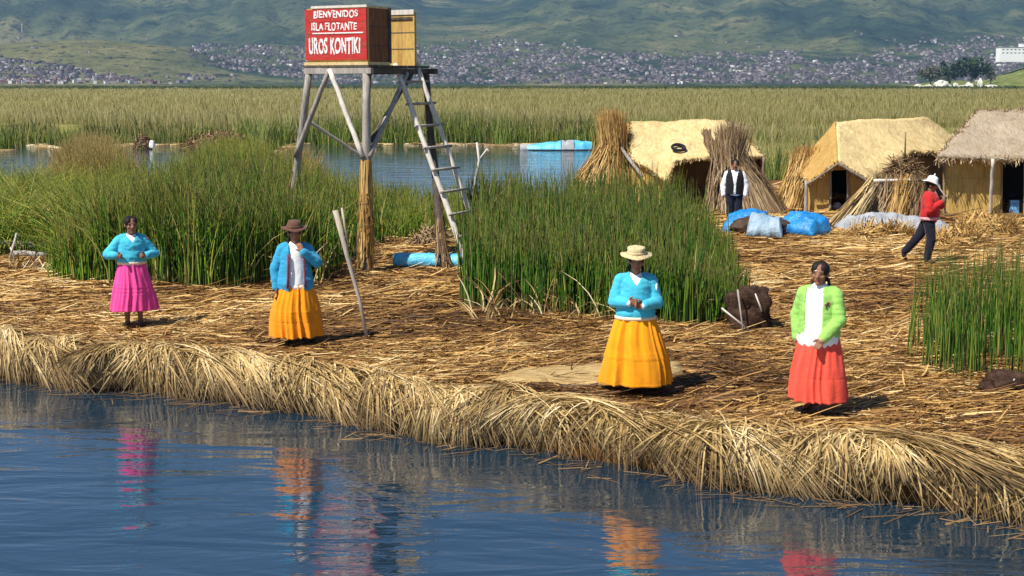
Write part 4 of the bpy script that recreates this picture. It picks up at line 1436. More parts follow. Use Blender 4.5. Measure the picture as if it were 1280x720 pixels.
def wrap_stalks(name, pts, rads, num, mat, parent=None, ln=(.6, 1.2), splay=.0, w=(.008, .018), world=False):
    """stalks bound round a pole that follows pts; radius along it from rads"""
    pts = np.array([list(p) for p in pts], float)
    s = np.linspace(0, 1, len(pts))
    t0 = rng.random(num) * .75; L = rng.uniform(*ln, num)
    tot = np.linalg.norm(pts[-1] - pts[0])
    t1 = np.minimum(1, t0 + L / tot)
    K = 4
    tt = t0[:, None] + (t1 - t0)[:, None] * np.linspace(0, 1, K)[None]
    c = np.stack([np.interp(tt, s, pts[:, k]) for k in range(3)], -1)
    rr = np.interp(tt, s, rads) * rng.uniform(.75, 1.1, num)[:, None]
    a = rng.random(num) * 6.283
    a2 = a[:, None] + rng.normal(0, .3, num)[:, None] * np.linspace(0, 1, K)[None]
    o = np.stack([np.cos(a2) * rr, np.sin(a2) * rr, np.zeros_like(rr)], -1)
    pth = c + o
    if splay: pth[:, 0, :2] += (o[:, 0, :2] * splay * rng.random((num, 1)))
    wd = rng.uniform(*w, num)
    sd = np.stack([-np.sin(a), np.cos(a), np.zeros(num)], 1)
    return link(name, blades(name, pth, wd, sd), mat, parent, world)


# ------------------------------------------------------------------ watchtower
AL = R(30)
E1 = Vector((math.cos(AL), -math.sin(AL), 0)); E2 = Vector((math.sin(AL), math.cos(AL), 0)); EZ = Vector((0, 0, 1))
O = Q(460, 93, 25.2); O.z = 4.05
TW, TD = 1.34, 1.90
foot = G(457, 341)
tower = empty('watchtower', (O.x, O.y, foot.z), 'reed clad watchtower on tall poles with a red painted welcome board', 'watchtower')
T = lambda a, b, z: O + E1 * a + E2 * b + EZ * z
AX = (E1, E2, EZ)


def tb(name, boxes, mat, parent=tower):
    mb = MB()
    for (a0, a1, b0, b1, z0, z1) in boxes:
        mb.box(T((a0 + a1) / 2, (b0 + b1) / 2, (z0 + z1) / 2), (a1 - a0, b1 - b0, z1 - z0), AX)
    return mb.build(name, mat, parent, False, True)


tb('platform', [(-TW - .06, .06, -.06 + k * .245, .165 + k * .245, .145, .185) for k in range(8)], M['dark_wood'])
tb('beam', [(-TW - .05, .10, -.055, .025, .035, .135)], M['grey_wood'])
tb('beam', [(-TW - .05, .20, TD - .02, TD + .06, .035, .135)], M['dark_wood'])
tb('beam', [(-.03, .05, .03, TD + .22, .04, .13)], M['dark_wood'])
tb('beam', [(-TW - .03, -TW + .05, .03, TD + .08, .04, .13)], M['dark_wood'])
tb('beam', [(-TW * .5 - .04, -TW * .5 + .04, .03, TD - .03, .045, .13)], M['dark_wood'])


def pole(name, pts, rads, mat, parent=tower, world=True, n=9):
    pts2 = []; r2 = []
    for q in range(9):
        t = q / 8 * (len(pts) - 1); i_ = min(int(t), len(pts) - 2); f = t - i_
        p = Vector(pts[i_]).lerp(Vector(pts[i_ + 1]), f)
        if 0 < q < 8: p = p + Vector((random.uniform(-1, 1), random.uniform(-1, 1), 0)) * .010
        pts2.append(p); r2.append((rads[0] + (rads[1] - rads[0]) * q / 8) * random.uniform(.92, 1.08))
    mb = MB(); mb.tube(pts2, r2, n, .10)
    return mb.build(name, mat, parent, True, world)


fFR = foot - Vector((0, 0, .25)); fFL = Q(352, 300, 27.0); fFL.z = .1
fRL = G(447, 327) - Vector((0, 0, .25)); fRR = G(556, 338) - Vector((0, 0, .25))
pFR = pole('post', [fFR, T(-.04, .0, .035)], (.085, .07), M['grey_wood'])
pole('post', [fRL, T(-TW + .02, TD - .05, .035)], (.07, .06), M['brown_pole'])
pole('post', [fFL, T(-TW + .02, .0, .035)], (.075, .065), M['grey_wood'])
pole('post', [fRR, T(-.0, TD - .05, .035)], (.075, .065), M['dark_wood'])
kFR = fFR.lerp(T(-.04, 0, .03), .60); kFL = fFL.lerp(T(-TW, 0, .03), .62)
pole('brace', [kFL + Vector((-.04, -.06, 0)), T(-TW * .60, -.075, .10)], (.05, .045), M['grey_wood'])
pole('brace', [kFR + Vector((-.05, -.10, .05)), T(-TW * .58, -.09, .11)], (.05, .045), M['pale_wood'])
pole('brace', [kFR + Vector((.06, -.03, .05)), T(.03, TD * .62, .05)], (.05, .045), M['grey_wood'])
pole('brace', [kFR + Vector((.02, .10, .25)), T(.02, TD * .72, .05)], (.045, .04), M['dark_wood'])
pole('brace', [fFL.lerp(T(-TW, 0, .03), .80) + Vector((0, .08, 0)), fRL.lerp(T(-TW, TD, .03), .58)], (.03, .03), M['pale_wood'])
wrap_stalks('reed_wrap', [fFR + Vector((0, 0, .2)), fFR.lerp(T(-.04, 0, .03), .30), fFR.lerp(T(-.04, 0, .03), .60)], [.15, .125, .10], 420, M['straw_gold'], tower, (.6, 1.3), .35, (.012, .024), True)
wrap_stalks('reed_wrap', [fRR + Vector((0, 0, .2)), fRR.lerp(T(0, TD, .03), .18), fRR.lerp(T(0, TD, .03), .40)], [.17, .10, .07], 200, M['straw_dark'], tower, (.4, .9), .5, (.012, .024), True)
wrap_stalks('reed_wrap', [fFL + Vector((0, 0, .9)), fFL.lerp(T(-TW, 0, .03), .55)], [.16, .08], 70, M['straw_edge'], tower, (.5, .9), .6, (.012, .024), True)
# booth of reed mats, the red board on its front
Hb = 1.0
zb = .19
tb('floor_mat', [(-TW - .05, .04, -.05, .63, zb - .004, zb + .05)], M['mat_cream'])
tb('front_wall', [(-TW, -.0, .0, .05, zb + .05, zb + Hb)], M['mat_gold'])
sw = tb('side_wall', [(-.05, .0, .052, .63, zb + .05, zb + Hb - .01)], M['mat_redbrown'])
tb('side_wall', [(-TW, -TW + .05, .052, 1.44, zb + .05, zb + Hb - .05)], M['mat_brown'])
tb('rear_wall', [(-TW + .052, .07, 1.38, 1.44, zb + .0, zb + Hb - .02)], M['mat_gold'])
tb('rear_rail', [(-.5, .03, 1.355, 1.379, zb + .84, zb + .885)], M['dark_wood'])
tb('rear_rail', [(-.6, .07, 1.36, 1.379, zb + Hb - .07, zb + Hb + .02)], M['pale_wood'])
tb('top_trim', [(-TW + .12, .01, -.03, .06, zb + Hb + .002, zb + Hb + .045)], M['pale_wood'])
tb('top_trim', [(-.06, .01, .065, .63, zb + Hb - .008, zb + Hb + .03)], M['mat_cream'])
for zz in (.33, .66): tb('binding', [(.001, .012, .06, .62, zb + zz, zb + zz + .018)], M['dark_wood'], tower)
for zz in (.30, .60): tb('binding', [(-.6, .06, 1.372, 1.379, zb + zz, zb + zz + .016)], M['brown_pole'], tower)
pr = [tb('post', [(-.035, .035, .632, .69, zb + .03, zb + Hb + .02)], M['dark_wood'])]
SH = .90
s0 = zb + .085
board = tb('sign_board', [(-TW - .02, .0, -.03, -.002, s0 + k * SH / 4 + .003, s0 + (k + 1) * SH / 4 - .003) for k in range(4)], M['red_paint'])
off = Vector(tower.location)


def lettering(txt, fx0, fx1, fz0, fz1, bold):
    """letters standing 4 mm proud of the board; fractions of the board's width and of its height from the top"""
    cu = bpy.data.curves.new('t', 'FONT'); cu.body = txt; cu.size = 1; cu.extrude = .004; cu.offset = bold; cu.space_character = 1.06
    o = bpy.data.objects.new('t', cu); COL.objects.link(o)
    dg = bpy.context.evaluated_depsgraph_get()
    me = bpy.data.meshes.new_from_object(o.evaluated_get(dg)); bpy.data.objects.remove(o)
    xs = [v.co.x for v in me.vertices]; ysv = [v.co.y for v in me.vertices]
    x0, x1, y0, y1 = min(xs), max(xs), min(ysv), max(ysv)
    W = TW + .02
    for v in me.vertices:
        fx = (v.co.x - x0) / (x1 - x0); fz = (v.co.y - y0) / (y1 - y0)
        a = -W + W * (fx0 + (fx1 - fx0) * fx)
        z = s0 + SH * (1 - fz1) + SH * (fz1 - fz0) * fz
        z += .007 * math.sin(fx * 23 + len(txt)) + .006 * math.sin(fx * 17) * (1 if fz > .5 else -1)
        a += .006 * math.sin(fx * 31 + fz * 2)
        v.co = T(a, -.031 - (v.co.z + .004), z)
    me.update()
    return link('lettering', me, M['white_paint'], board, False)


def fix_world(o):
    o.data.transform(Matrix.Translation(-off)); return o


fix_world(lettering('BIENVENIDOS', .15, .87, .03, .17, .022))
fix_world(lettering('ISLA FLOTANTE', .11, .85, .265, .415, .022))
fix_world(lettering('UROS KONTIKI', .06, .90, .56, .88, .030))
mb = MB(); mb.box(T(-TW * .47, -.034, s0 + SH * .53), (TW * .84, .006, .022), AX); mb.build('painted_line', M['white_paint'], board, False, False); fix_world(board.children[-1])

# ladder leaning on the platform
la0, lb0 = Q(495, 84, 26.15), Q(522, 83, 26.55)
la1, lb1 = G(593, 340), G(616, 333)
ladder = empty('ladder', la1, 'pale wooden pole ladder leaning against the watchtower', 'ladder')
pole('rail', [la1 - Vector((0, 0, .2)), la0 + Vector((-.02, 0, .06))], (.056, .048), M['pale_wood'], ladder)
pole('rail', [lb1 - Vector((0, 0, .2)), lb0 + Vector((-.02, 0, .05))], (.052, .044), M['pale_wood'], ladder)
for k in range(9):
    t = .06 + k * .108
    p, q = la1.lerp(la0, t), lb1.lerp(lb0, t)
    d = (q - p).normalized()
    mb = MB(); mb.tube([p - d * .10, q + d * .12], [.032, .032], 7, .1, .8)
    mb.build('rung', M['grey_wood'], ladder, True, True)

# posts and sticks
def stick(name, pts, r, mat, label, cat, extra=None, group=None):
    mb = MB()
    pp = [Vector(p) for p in pts]
    mb.tube(pp, r, 8, .15)
    for e in (extra or []): mb.tube(e[0], e[1], 7, .1)
    o = mb.build(name, mat, None, True)
    recentre(o)
    return tag(o, label, cat, group)


b = G(462, 428)
top = Q(419, 263, b.y - .15)
stick('wooden_post', [b - Vector((0, 0, .2)), b.lerp(top, .3) + Vector((.01, 0, 0)), b.lerp(top, .65), top], [.022, .025, .029, .034], M['pole_wood'],
      'pale leaning post driven into the straw right of the brown hatted woman', 'post',
      [([b.lerp(top, .72) + Vector((.04, .01, 0)), top + Vector((.085, .02, .03))], [.010, .014])])
b = G(592, 310); b.z = .4
f = Q(599, 200, b.y); tp = Q(596, 178, b.y)
stick('forked_stick', [b, Q(590, 250, b.y), f, tp], [.03, .028, .026, .02], M['pale_wood'], 'thin pale forked stick standing beside the ladder', 'stick', [([f, Q(609, 186, b.y)], [.024, .016]), ([Q(609, 186, b.y), Q(612, 192, b.y)], [.014, .008])])
b = G(11, 330)
stick('stick', [b, Q(21, 291, b.y)], [.022, .02], M['pale_wood'], 'whitish stick leaning across the grey logs at the left edge', 'stick')
stick('stick', [G(20, 329), Q(13, 309, G(20, 329).y)], [.016, .014], M['pale_wood'], 'short whitish stick crossing the longer one at the left edge', 'stick')
for (p0, p1, yy, r_, lb) in (((-10, 313), (67, 316), 27.6, .075, 'upper grey weathered log lying at the left edge of the straw'),
                             ((16, 319), (60, 321), 27.2, .06, 'lower pale grey log lying at the left edge of the straw')):
    a, c = Q(*p0, yy), Q(*p1, yy - .2)
    a.z = c.z = ISL + (.22 if r_ > .07 else .08)
    mb = MB(); mb.tube([a, a.lerp(c, .35) + Vector((0, 0, .015)), a.lerp(c, .7), c], [r_, r_ * 1.05, r_ * .95, r_ * .9], 12, .15)
    tag(recentre(mb.build('log', M['grey_wood'], None, True)), lb, 'log', 'grey logs at the left edge')


def lump(name, c, size, mat, label, cat, seed, amp=.3, fr=2.0, boxy=.0, sub=4):
    bm = bmesh.new(); bmesh.ops.create_icosphere(bm, subdivisions=sub, radius=1)
    for v in bm.verts:
        p = v.co.copy()
        if boxy:
            m_ = max(abs(p.x), abs(p.y), abs(p.z)); p = p.lerp(p / m_ * .86, boxy)
        f = 1 + amp * noise.noise(v.co * fr + Vector((seed, 0, 0))) + amp * .5 * noise.noise(v.co * fr * 3 + Vector((seed, 5, 0))) + amp * .25 * noise.noise(v.co * fr * 8)
        v.co = Vector((p.x * size[0] / 2 * f, p.y * size[1] / 2 * f, max(-.05, p.z * f + .75) * size[2] / 1.72))
    me = bpy.data.meshes.new(name); bm.to_mesh(me); bm.free(); me.shade_smooth()
    o = link(name, me, mat); o.location = c
    return tag(o, label, cat)


n = NT('root_earth'); a = n.noise(n.coords((9, 9, 14)), 1.0, 6, .7)
n.base(n.ramp(a, [(.3, (.022, .012, .009)), (.55, (.065, .036, .024)), (.8, (.15, .09, .06))])); n.bump(a, 1, .05); M['root'] = n.fin(.95, .1)
g = G(934, 411)
lump('root_block', g, (.66, .62, .56), M['root'], 'dark brown cut block of reed roots beside the tall green reeds', 'root block', 3, .28, 1.8, .55)
stick('stick', [G(925, 415) + Vector((0, -.30, 0)), Q(922, 362, g.y - .36)], [.012, .013], M['grey_wood'], 'upright grey stick standing in front of the dark root block', 'stick')
stick('stick', [G(936, 413) + Vector((0, -.30, 0)), Q(902, 385, g.y - .42)], [.012, .012], M['pale_wood'], 'stick leaning left across the dark root block', 'stick')
stick('stick', [G(951, 404) + Vector((0, -.33, 0)), Q(951, 385, g.y - .36), Q(944, 367, g.y - .30)], [.014, .012, .009], M['pale_wood'], 'curved pale stick on the right of the dark root block', 'stick')
g = G(1262, 491)
lump('root_block', g, (.62, .4, .25), M['root'], 'low dark root block at the right edge below the green reeds', 'root block', 9, .3, 2, .4)
stick('stick', [G(1258, 492), Q(1268, 474, g.y - .2)], [.010, .008], M['pale_wood'], 'thin pale stick on the low root block at the right edge', 'stick')

# reed mat underfoot
def slab_mat(name, poly, thick, mat, label, cat):
    pts = [P(a, b_) for a, b_ in poly]
    cx = sum(p.x for p in pts) / len(pts); cy = sum(p.y for p in pts) / len(pts)
    ring = []
    for i_ in range(len(pts)):
        a, b_ = pts[i_], pts[(i_ + 1) % len(pts)]
        for q in range(12):
            p = a.lerp(b_, q / 12); k = 1 + .025 * noise.noise(Vector((p.x * 5, p.y * 5, 2)))
            ring.append(Vector((cx + (p.x - cx) * k, cy + (p.y - cy) * k, 0)))
    vs = []; fs = []; nr = len(ring); L_ = 8
    for l in range(L_ + 1):
        s_ = 1 - l / L_ * .999
        for p in ring:
            x_ = cx + (p.x - cx) * s_; y_ = cy + (p.y - cy) * s_
            z_ = gzf(x_, y_) + .02 + thick * min(1, (.55 + l * .5)) + .012 * noise.noise(Vector((x_ * 3, y_ * 3, 0)))
            vs.append((x_, y_, z_))
    low = [(p.x, p.y, gzf(p.x, p.y) - .04) for p in ring]
    vs = low + vs
    for l in range(L_ + 1):
        for k in range(nr):
            a = l * nr + k; b_ = l * nr + (k + 1) % nr
            fs.append((a, b_, b_ + nr, a + nr))
    me = bpy.data.meshes.new(name); me.from_pydata(vs, [], fs); me.update(); me.shade_smooth()
    return tag(recentre(link(name, me, mat)), label, cat)


slab_mat('reed_mat', [(610, 481), (650, 468), (740, 461), (800, 458), (853, 457), (853, 470), (800, 484), (740, 486), (660, 488)], .05, m_mat('golden_floor_mat', (.34, .23, .09), (.47, .33, .14), (.58, .43, .20), (5, 30, 5)), 'flat golden reed mat under the straw hatted woman', 'reed mat')

# rolled blue tarpaulin below the tower
a, c = G(492, 335), G(580, 336)
mb = MB()
ax_ = c - a
N_ = 26
pts = [a + ax_ * (k / N_) + Vector((0, 0, .125)) for k in range(N_ + 1)]
mb.tube(pts, [.145 + .02 * noise.noise(Vector((k * .9, 0, 0))) - (.05 if k in (0, N_) else 0) for k in range(N_ + 1)], 22, .10, 1.0)
tag(recentre(mb.build('rolled_tarpaulin', M['pale_blue_tarp'], None, True)), 'rolled light blue tarpaulin lying on the straw under the tower', 'tarpaulin')


def drape(name, pts, prof, mat, label=None, cat=None, seed=0, parent=None, amp=.05, drop=None):
    """a sheet thrown over a long low pile: pts = ground line of the front, prof = (along 0..1 -> height), depth"""
    a, b_ = pts
    d = (b_ - a); L_ = d.length; d.normalize(); bk = Vector((-d.y, d.x, 0))
    if bk.y < 0: bk = -bk
    nu, nv_ = 60, 34
    dep = prof['depth']
    vs = []
    for i_ in range(nu):
        s_ = i_ / (nu - 1)
        hh = float(np.interp(s_, prof['s'], prof['h']))
        ends = min(1, math.sin(math.pi * min(max(s_, .0), 1)) * 3.2) ** .6 if 0 < s_ < 1 else 0
        for j_ in range(nv_):
            v_ = j_ / (nv_ - 1)
            arch = math.sin(math.pi * v_) ** .42 if 0 < v_ < 1 else 0
            nn = noise.noise(Vector((s_ * L_ * 2.4 + seed, v_ * 3, 0))) + .8 * (.45 - 1.6 * abs(noise.noise(Vector((s_ * L_ * 3.1 + seed, v_ * 3.5, 4))))) + .5 * (.4 - 1.5 * abs(noise.noise(Vector((s_ * L_ * 7 + seed, v_ * 8, 9)))))
            z_ = hh * arch * ends * (1 + .25 * nn) + .02
            low = float(np.interp(s_, prof['s'], prof.get('lift', [0] * len(prof['s']))))
            z_ = max(z_, low * min(1, ends)) if v_ < .5 else z_
            p = a + d * (s_ * L_) + bk * (dep * v_ + amp * nn * 1.2)
            vs.append((p.x, p.y, p.z + z_ + amp * .3 * nn))
    fs = []
    for i_ in range(nu - 1):
        for j_ in range(nv_ - 1):
            k = i_ * nv_ + j_; fs.append((k, k + nv_, k + nv_ + 1, k + 1))
    me = bpy.data.meshes.new(name); me.from_pydata(vs, [], fs); me.update(); me.shade_smooth()
    o = link('tmp', me, None); sm = o.modifiers.new('s', 'SOLIDIFY'); sm.thickness = .01; sm.offset = -1
    m2 = bpy.data.meshes.new_from_object(o.evaluated_get(bpy.context.evaluated_depsgraph_get())); bpy.data.objects.remove(o); m2.shade_smooth()
    o = link(name, m2, mat)
    recentre(o)
    if label: tag(o, label, cat)
    return o


lump('covered_pile', G(962, 297) + Vector((0, .75, 0)), (1.5, .7, .40), M['straw_dark'], 'dark pile under the blue tarpaulins by the huts', 'pile', 5, .2)
drape('blue_tarpaulin', (G(900, 291), G(956, 293)), dict(s=[0, .3, .8, 1], h=[.34, .46, .42, .38], depth=1.1), M['blue_tarp'], 'bright blue tarpaulin heaped at the left end of the pile by the huts', 'tarpaulin', 1)
drape('blue_tarpaulin', (G(966, 293), G(1014, 297)), dict(s=[0, .3, .7, 1], h=[.38, .47, .42, .28], depth=1.0), M['blue_tarp'], 'bright blue tarpaulin heaped at the right end of the pile by the huts', 'tarpaulin', 9)
drape('plastic_sheet', (G(932, 297), G(978, 298)), dict(s=[0, .5, 1], h=[.40, .44, .42], depth=.9), M['clear_tarp'], 'greyish plastic sheet between the two blue tarpaulins', 'plastic sheet', 4)
drape('plastic_sheet', (G(1056, 291), G(1168, 290)), dict(s=[0, .15, .6, 1], h=[.12, .26, .30, .25], depth=1.2), M['grey_tarp'], 'long pale grey plastic sheet over a low reed pile behind the walking man', 'plastic sheet', 14)
drape('plastic_sheet', (G(1166, 293), G(1190, 293)), dict(s=[0, .5, 1], h=[.22, .32, .15], depth=.5), M['grey_tarp'], 'small crumpled grey plastic sheet right of the walking man', 'plastic sheet', 24)

# ------------------------------------------------------------------ stacks of drying reeds
def reed_stack(name, base, foot_pts, tie, topr, top_h, num, mat, label, cat='reed stack', group=None, w=(.012, .030), spread=.12, toplean=(0, 0), world_top=None, parent=None, binding=True):
    """stalks standing on an oval footprint, drawn together at the tie and splaying out above it"""
    base = Vector(base)
    root = empty(name, base, label, cat, group)
    rx, ry = foot_pts
    a = rng.random(num) * 6.283; q = np.sqrt(rng.uniform(.25, 1.0, num))
    fx = base.x + np.cos(a) * rx * q; fy = base.y + np.sin(a) * ry * q; fz = np.full(num, base.z) + rng.random(num) * .12
    tz = Vector(tie)
    rad = rng.normal(0, spread, (num, 2))
    tx = tz.x + rad[:, 0] + np.cos(a) * spread * .8; ty = tz.y + rad[:, 1] + np.sin(a) * spread * .6; tzz = tz.z + rng.normal(0, .08, num)
    lnx = rng.uniform(.3, 1.0, num) * top_h
    ux = tx + (np.cos(a) * topr * .7 + rng.normal(0, topr * .4, num) + toplean[0]) * lnx / max(top_h, .01)
    uy = ty + (np.sin(a) * topr * .5 + rng.normal(0, topr * .3, num) + toplean[1]) * lnx / max(top_h, .01)
    uz = tzz + lnx
    sag = rng.uniform(0, .12, num)
    mxp = .55 * fx + .45 * tx + np.cos(a) * sag * rx; myp = .55 * fy + .45 * ty + np.sin(a) * sag * ry; mzp = .5 * fz + .5 * tzz
    q1x = .2 * fx + .8 * tx; q1y = .2 * fy + .8 * ty; q1z = .18 * fz + .82 * tzz
    pth = np.stack([np.stack(v_, 1) for v_ in ((fx, fy, fz), (mxp, myp, mzp), (q1x, q1y, q1z), (tx, ty, tzz), (ux, uy, uz))], 1)
    sd = unit(np.stack([-np.sin(a), np.cos(a), rng.normal(0, .2, num)], 1) + rng.normal(0, .3, (num, 3)))
    link('reed_stalks', blades(name, pth, rng.uniform(*w, num), sd, [1, 1, .9, .8, .3]), mat, root, True)
    if binding:
        mb = MB(); pr_ = spread * 1.9
        for z_ in (-.02, .03):
            mb.tube([(tz.x + math.cos(k * .524) * pr_, tz.y + math.sin(k * .524) * pr_ * .8, tz.z + z_) for k in range(13)], .014, 6)
        mb.build('binding', M['brown_pole'], root, True, True)
    return root


bL = G(752, 254)
reed_stack('reed_stack', bL, (1.15, .8), Q(766, 180, bL.y), .17, .95, 2600, M['straw_gold'], 'tall golden stack of drying reeds left of the first hut', group='stacks of drying reeds', spread=.125, toplean=(-.06, 0))
bL = G(932, 266)
reed_stack('reed_stack', bL, (1.12, .8), Q(913, 192, bL.y), .22, .80, 2300, M['straw_grey'], 'wide weathered reed stack behind the man in the waistcoat', group='stacks of drying reeds', spread=.135, toplean=(.05, 0))
bL = G(987, 262)
reed_stack('reed_bundle', bL, (.45, .5), Q(1010, 196, 38.4), .18, .25, 1100, M['straw_gold'], 'sloping golden reed bundle leaning on the left gable of the middle hut', 'reed bundle', spread=.16)
bL = G(1052, 285)
reed_stack('reed_bundle', bL, (.38, .3), Q(1096, 230, 35.3), .10, .22, 900, M['straw_edge'], 'long pale reed sheaf slanting from the drying rack to the ground', 'reed bundle', spread=.07)
for (u0, v0, ut, vt, mt, lb) in ((1098, 277, 1112, 232, 'straw_grey', 'brownish reed bundle leaning on the left of the drying rack'),
                                 (1120, 278, 1128, 232, 'straw_gold', 'golden reed bundle leaning in the middle of the drying rack'),
                                 (1146, 278, 1147, 230, 'straw_dark', 'dark reed bundle leaning on the right of the drying rack')):
    bL = G(u0, v0); reed_stack('reed_bundle', bL, (.28, .22), Q(ut, vt, bL.y + .25), .10, .15, 420, M[mt], lb, 'reed bundle', 'reed bundles on the drying rack', spread=.11)
bL = G(1128, 266)
rk = empty('drying_rack', bL, 'rough pole rack with reed bundles leaning on it before the middle hut', 'rack')
yk = 34.6
pole('rail', [Q(1092, 226, yk), Q(1170, 225, yk)], (.045, .04), M['pale_wood'], rk)
for uu in (1100, 1138, 1166): pole('post', [G(uu, 276) - Vector((0, 0, .1)), Q(uu + 1, 223, yk)], (.04, .035), M['brown_pole'], rk)
pole('brace', [Q(1166, 234, yk - .1), Q(1178, 258, yk - .4)], (.022, .018), M['grey_wood'], rk)
pole('brace', [Q(1168, 226, yk - .15), Q(1184, 248, yk - .4)], (.02, .016), M['grey_wood'], rk)


def straw_heap(name, c, size, num, mat, label, cat='straw heap', spiky=.15, ln=(.3, .9), w=(.012, .028), core='litter'):
    root = empty(name, c, label, cat)
    bm = bmesh.new(); bmesh.ops.create_icosphere(bm, subdivisions=3, radius=1)
    for v in bm.verts:
        f = .9 + .2 * noise.noise(v.co * 2 + Vector(c))
        v.co = Vector((v.co.x * size[0] / 2 * f * .93, v.co.y * size[1] / 2 * f * .93, max(-.05, v.co.z) * size[2] * f * .9))
    me = bpy.data.meshes.new('core'); bm.to_mesh(me); bm.free(); me.shade_smooth(); link('heap_core', me, M[core], root)
    d = rng.normal(0, 1, (num, 3)); d[:, 2] = np.abs(d[:, 2]); d = unit(d)
    p = d * np.array([size[0] / 2, size[1] / 2, size[2]]) * rng.uniform(.85, 1.0, (num, 1))
    tang = unit(np.cross(d, rng.normal(0, 1, (num, 3)))); tang = unit(tang + d * rng.normal(0, spiky, (num, 1)) + np.array([.3, 0, 0]))
    L_ = rng.uniform(*ln, num)
    t = np.linspace(-.5, .5, 3)
    pth = p[:, None, :] + tang[:, None, :] * (L_[:, None] * t)[:, :, None] - d[:, None, :] * ((L_ ** 2 * .35)[:, None] * (t ** 2))[:, :, None]
    link('loose_stalks', blades(name, pth, rng.uniform(*w, num), unit(np.cross(tang, d) + rng.normal(0, .2, (num, 3)))), mat, root)
    return root


c = Q(1126, 224, 36.6)
straw_heap('reed_heap', Vector((c.x, 36.4, G(1126, 262).z)), (1.35, 1.3, 1.55), 1700, M['straw_dark'], 'tall dark brown heap of reeds beside the middle hut', 'reed heap', .4)
stick('stick', [Q(1131, 200, 36.2), Q(1132, 165, 36.2)], [.025, .018], M['brown_pole'], 'short upright pole stuck in the top of the dark reed heap', 'stick')
straw_heap('straw_heap', G(1232, 290), (1.5, 1.1, .38), 1300, M['straw_gold'], 'golden straw heap in front of the right hut', spiky=.25)
straw_heap('straw_heap', G(1195, 306), (1.3, .8, .20), 600, M['straw_gold'], 'low straw heap right of the walking man', spiky=.25)
straw_heap('straw_heap', G(1100, 296), (1.7, .6, .16), 600, M['straw_gold'], 'low straw pile before the long grey plastic sheet', spiky=.25)
straw_heap('straw_heap', G(540, 305), (.75, .6, .25), 420, M['straw_grey'], 'small brownish straw heap behind the rolled blue tarpaulin', spiky=.25)
straw_heap('dead_reed_mound', Vector(((278 - 640) / FPX * 84, 84, -.05)), (4.6, 3.0, 1.05), 1700, M['straw_dark'], 'dark brown mound of dead reeds on the far side of the channel', 'reed mound', .5, (.4, 1.2), (.03, .08))
straw_heap('straw_heap', Vector(((60 - 640) / FPX * 25.6, 25.6, .5)), (1.7, .7, .10), 260, M['straw_edge'], 'flattened pale straw beside the grey logs', spiky=.2)
straw_heap('dead_reed_mound', Vector(((181 - 640) / FPX * 86, 86, -.05)), (1.15, .9, .95), 400, M['straw_dark'], 'small dark reed mound beside the white sack across the channel', 'reed mound', .3, (.2, .6), (.03, .06), 'inside')
# white sack at the water's edge
o = lump('white_sack', Vector(((192 - 640) / FPX * 85.0, 85.0, .1)), (.34, .30, .46), M['white_cloth'], 'small white sack standing by the water across the channel', 'sack', 2, .18, 1.5, .3)

# thin dry stalks bent in front of the reeds
N = 420
xs_ = np.concatenate([rng.uniform(200, 410, 240), rng.uniform(590, 930, 180)])
ysv = np.concatenate([rng.uniform(342, 357, 240), rng.uniform(386, 404, 180)])
pp = np.array([list(P(a, b_)) for a, b_ in zip(xs_, ysv)])
pth = upright(pp[:, 0], pp[:, 1], gz(pp[:, 0], pp[:, 1]), rng.uniform(.2, .8, N), rng.uniform(.1, .8, N), rng.uniform(.2, 1.0, N), 5)
tag(link('bent_straw', blades('bent_straw', pth, rng.uniform(.010, .022, N), np.tile(np.array([[1., .2, 0]]), (N, 1))), M['straw_edge']), 'bent dry stalks at the foot of the green reeds', 'straw', kind='stuff')

# ------------------------------------------------------------------ boat under blue covers in the channel
yb = 84.0
bx = lambda u_: (u_ - 640) / FPX * yb
bt = empty('covered_boat', (bx(695), yb, 0), 'low pale boat covered with light blue tarpaulin moored in the channel', 'boat')
mb = MB()
hull = []
LB = bx(736) - bx(646)
for k in range(15):
    t = k / 14; x_ = -LB / 2 + LB * t
    wdt = .55 * (math.sin(math.pi * min(1, t * .9 + .06)) ** .55); up = .10 + .32 * max(0, (.35 - t)) / .35 * .6
    hull.append([(x_, -wdt, up + .08), (x_, -wdt * .75, -.12), (x_, wdt * .75, -.12), (x_, wdt, up + .08)])
vs = [p for r_ in hull for p in r_]; fs = []
for k in range(14):
    for q in range(3): fs.append((k * 4 + q, (k + 1) * 4 + q, (k + 1) * 4 + q + 1, k * 4 + q + 1))
    fs.append((k * 4 + 3, (k + 1) * 4 + 3, (k + 1) * 4, k * 4))
fs += [(0, 1, 2, 3), (59, 58, 57, 56)]
mb.add(vs, fs); mb.build('hull', M['grey_tarp'], bt, True)


def cover(t0, t1, h0, h1, mat, seed):
    nu, nv_ = 24, 14; vs = []
    for i_ in range(nu):
        s_ = i_ / (nu - 1); t = t0 + (t1 - t0) * s_; x_ = -LB / 2 + LB * t
        wdt = .60 * (math.sin(math.pi * min(1, t * .9 + .06)) ** .55) + .02
        for j_ in range(nv_):
            v_ = j_ / (nv_ - 1) * 2 - 1
            nn = noise.noise(Vector((s_ * 4 + seed, v_ * 2, 0)))
            vs.append((x_, wdt * v_, .22 + (h0 + (h1 - h0) * s_) * (1 - v_ * v_) ** .6 * (1 + .25 * nn) - (.14 if abs(v_) > .99 else 0)))
    fs = [(i_ * nv_ + j_, (i_ + 1) * nv_ + j_, (i_ + 1) * nv_ + j_ + 1, i_ * nv_ + j_ + 1) for i_ in range(nu - 1) for j_ in range(nv_ - 1)]
    me = bpy.data.meshes.new('cover'); me.from_pydata(vs, [], fs); me.update(); me.shade_smooth()
    return link('boat_cover', me, mat, bt)


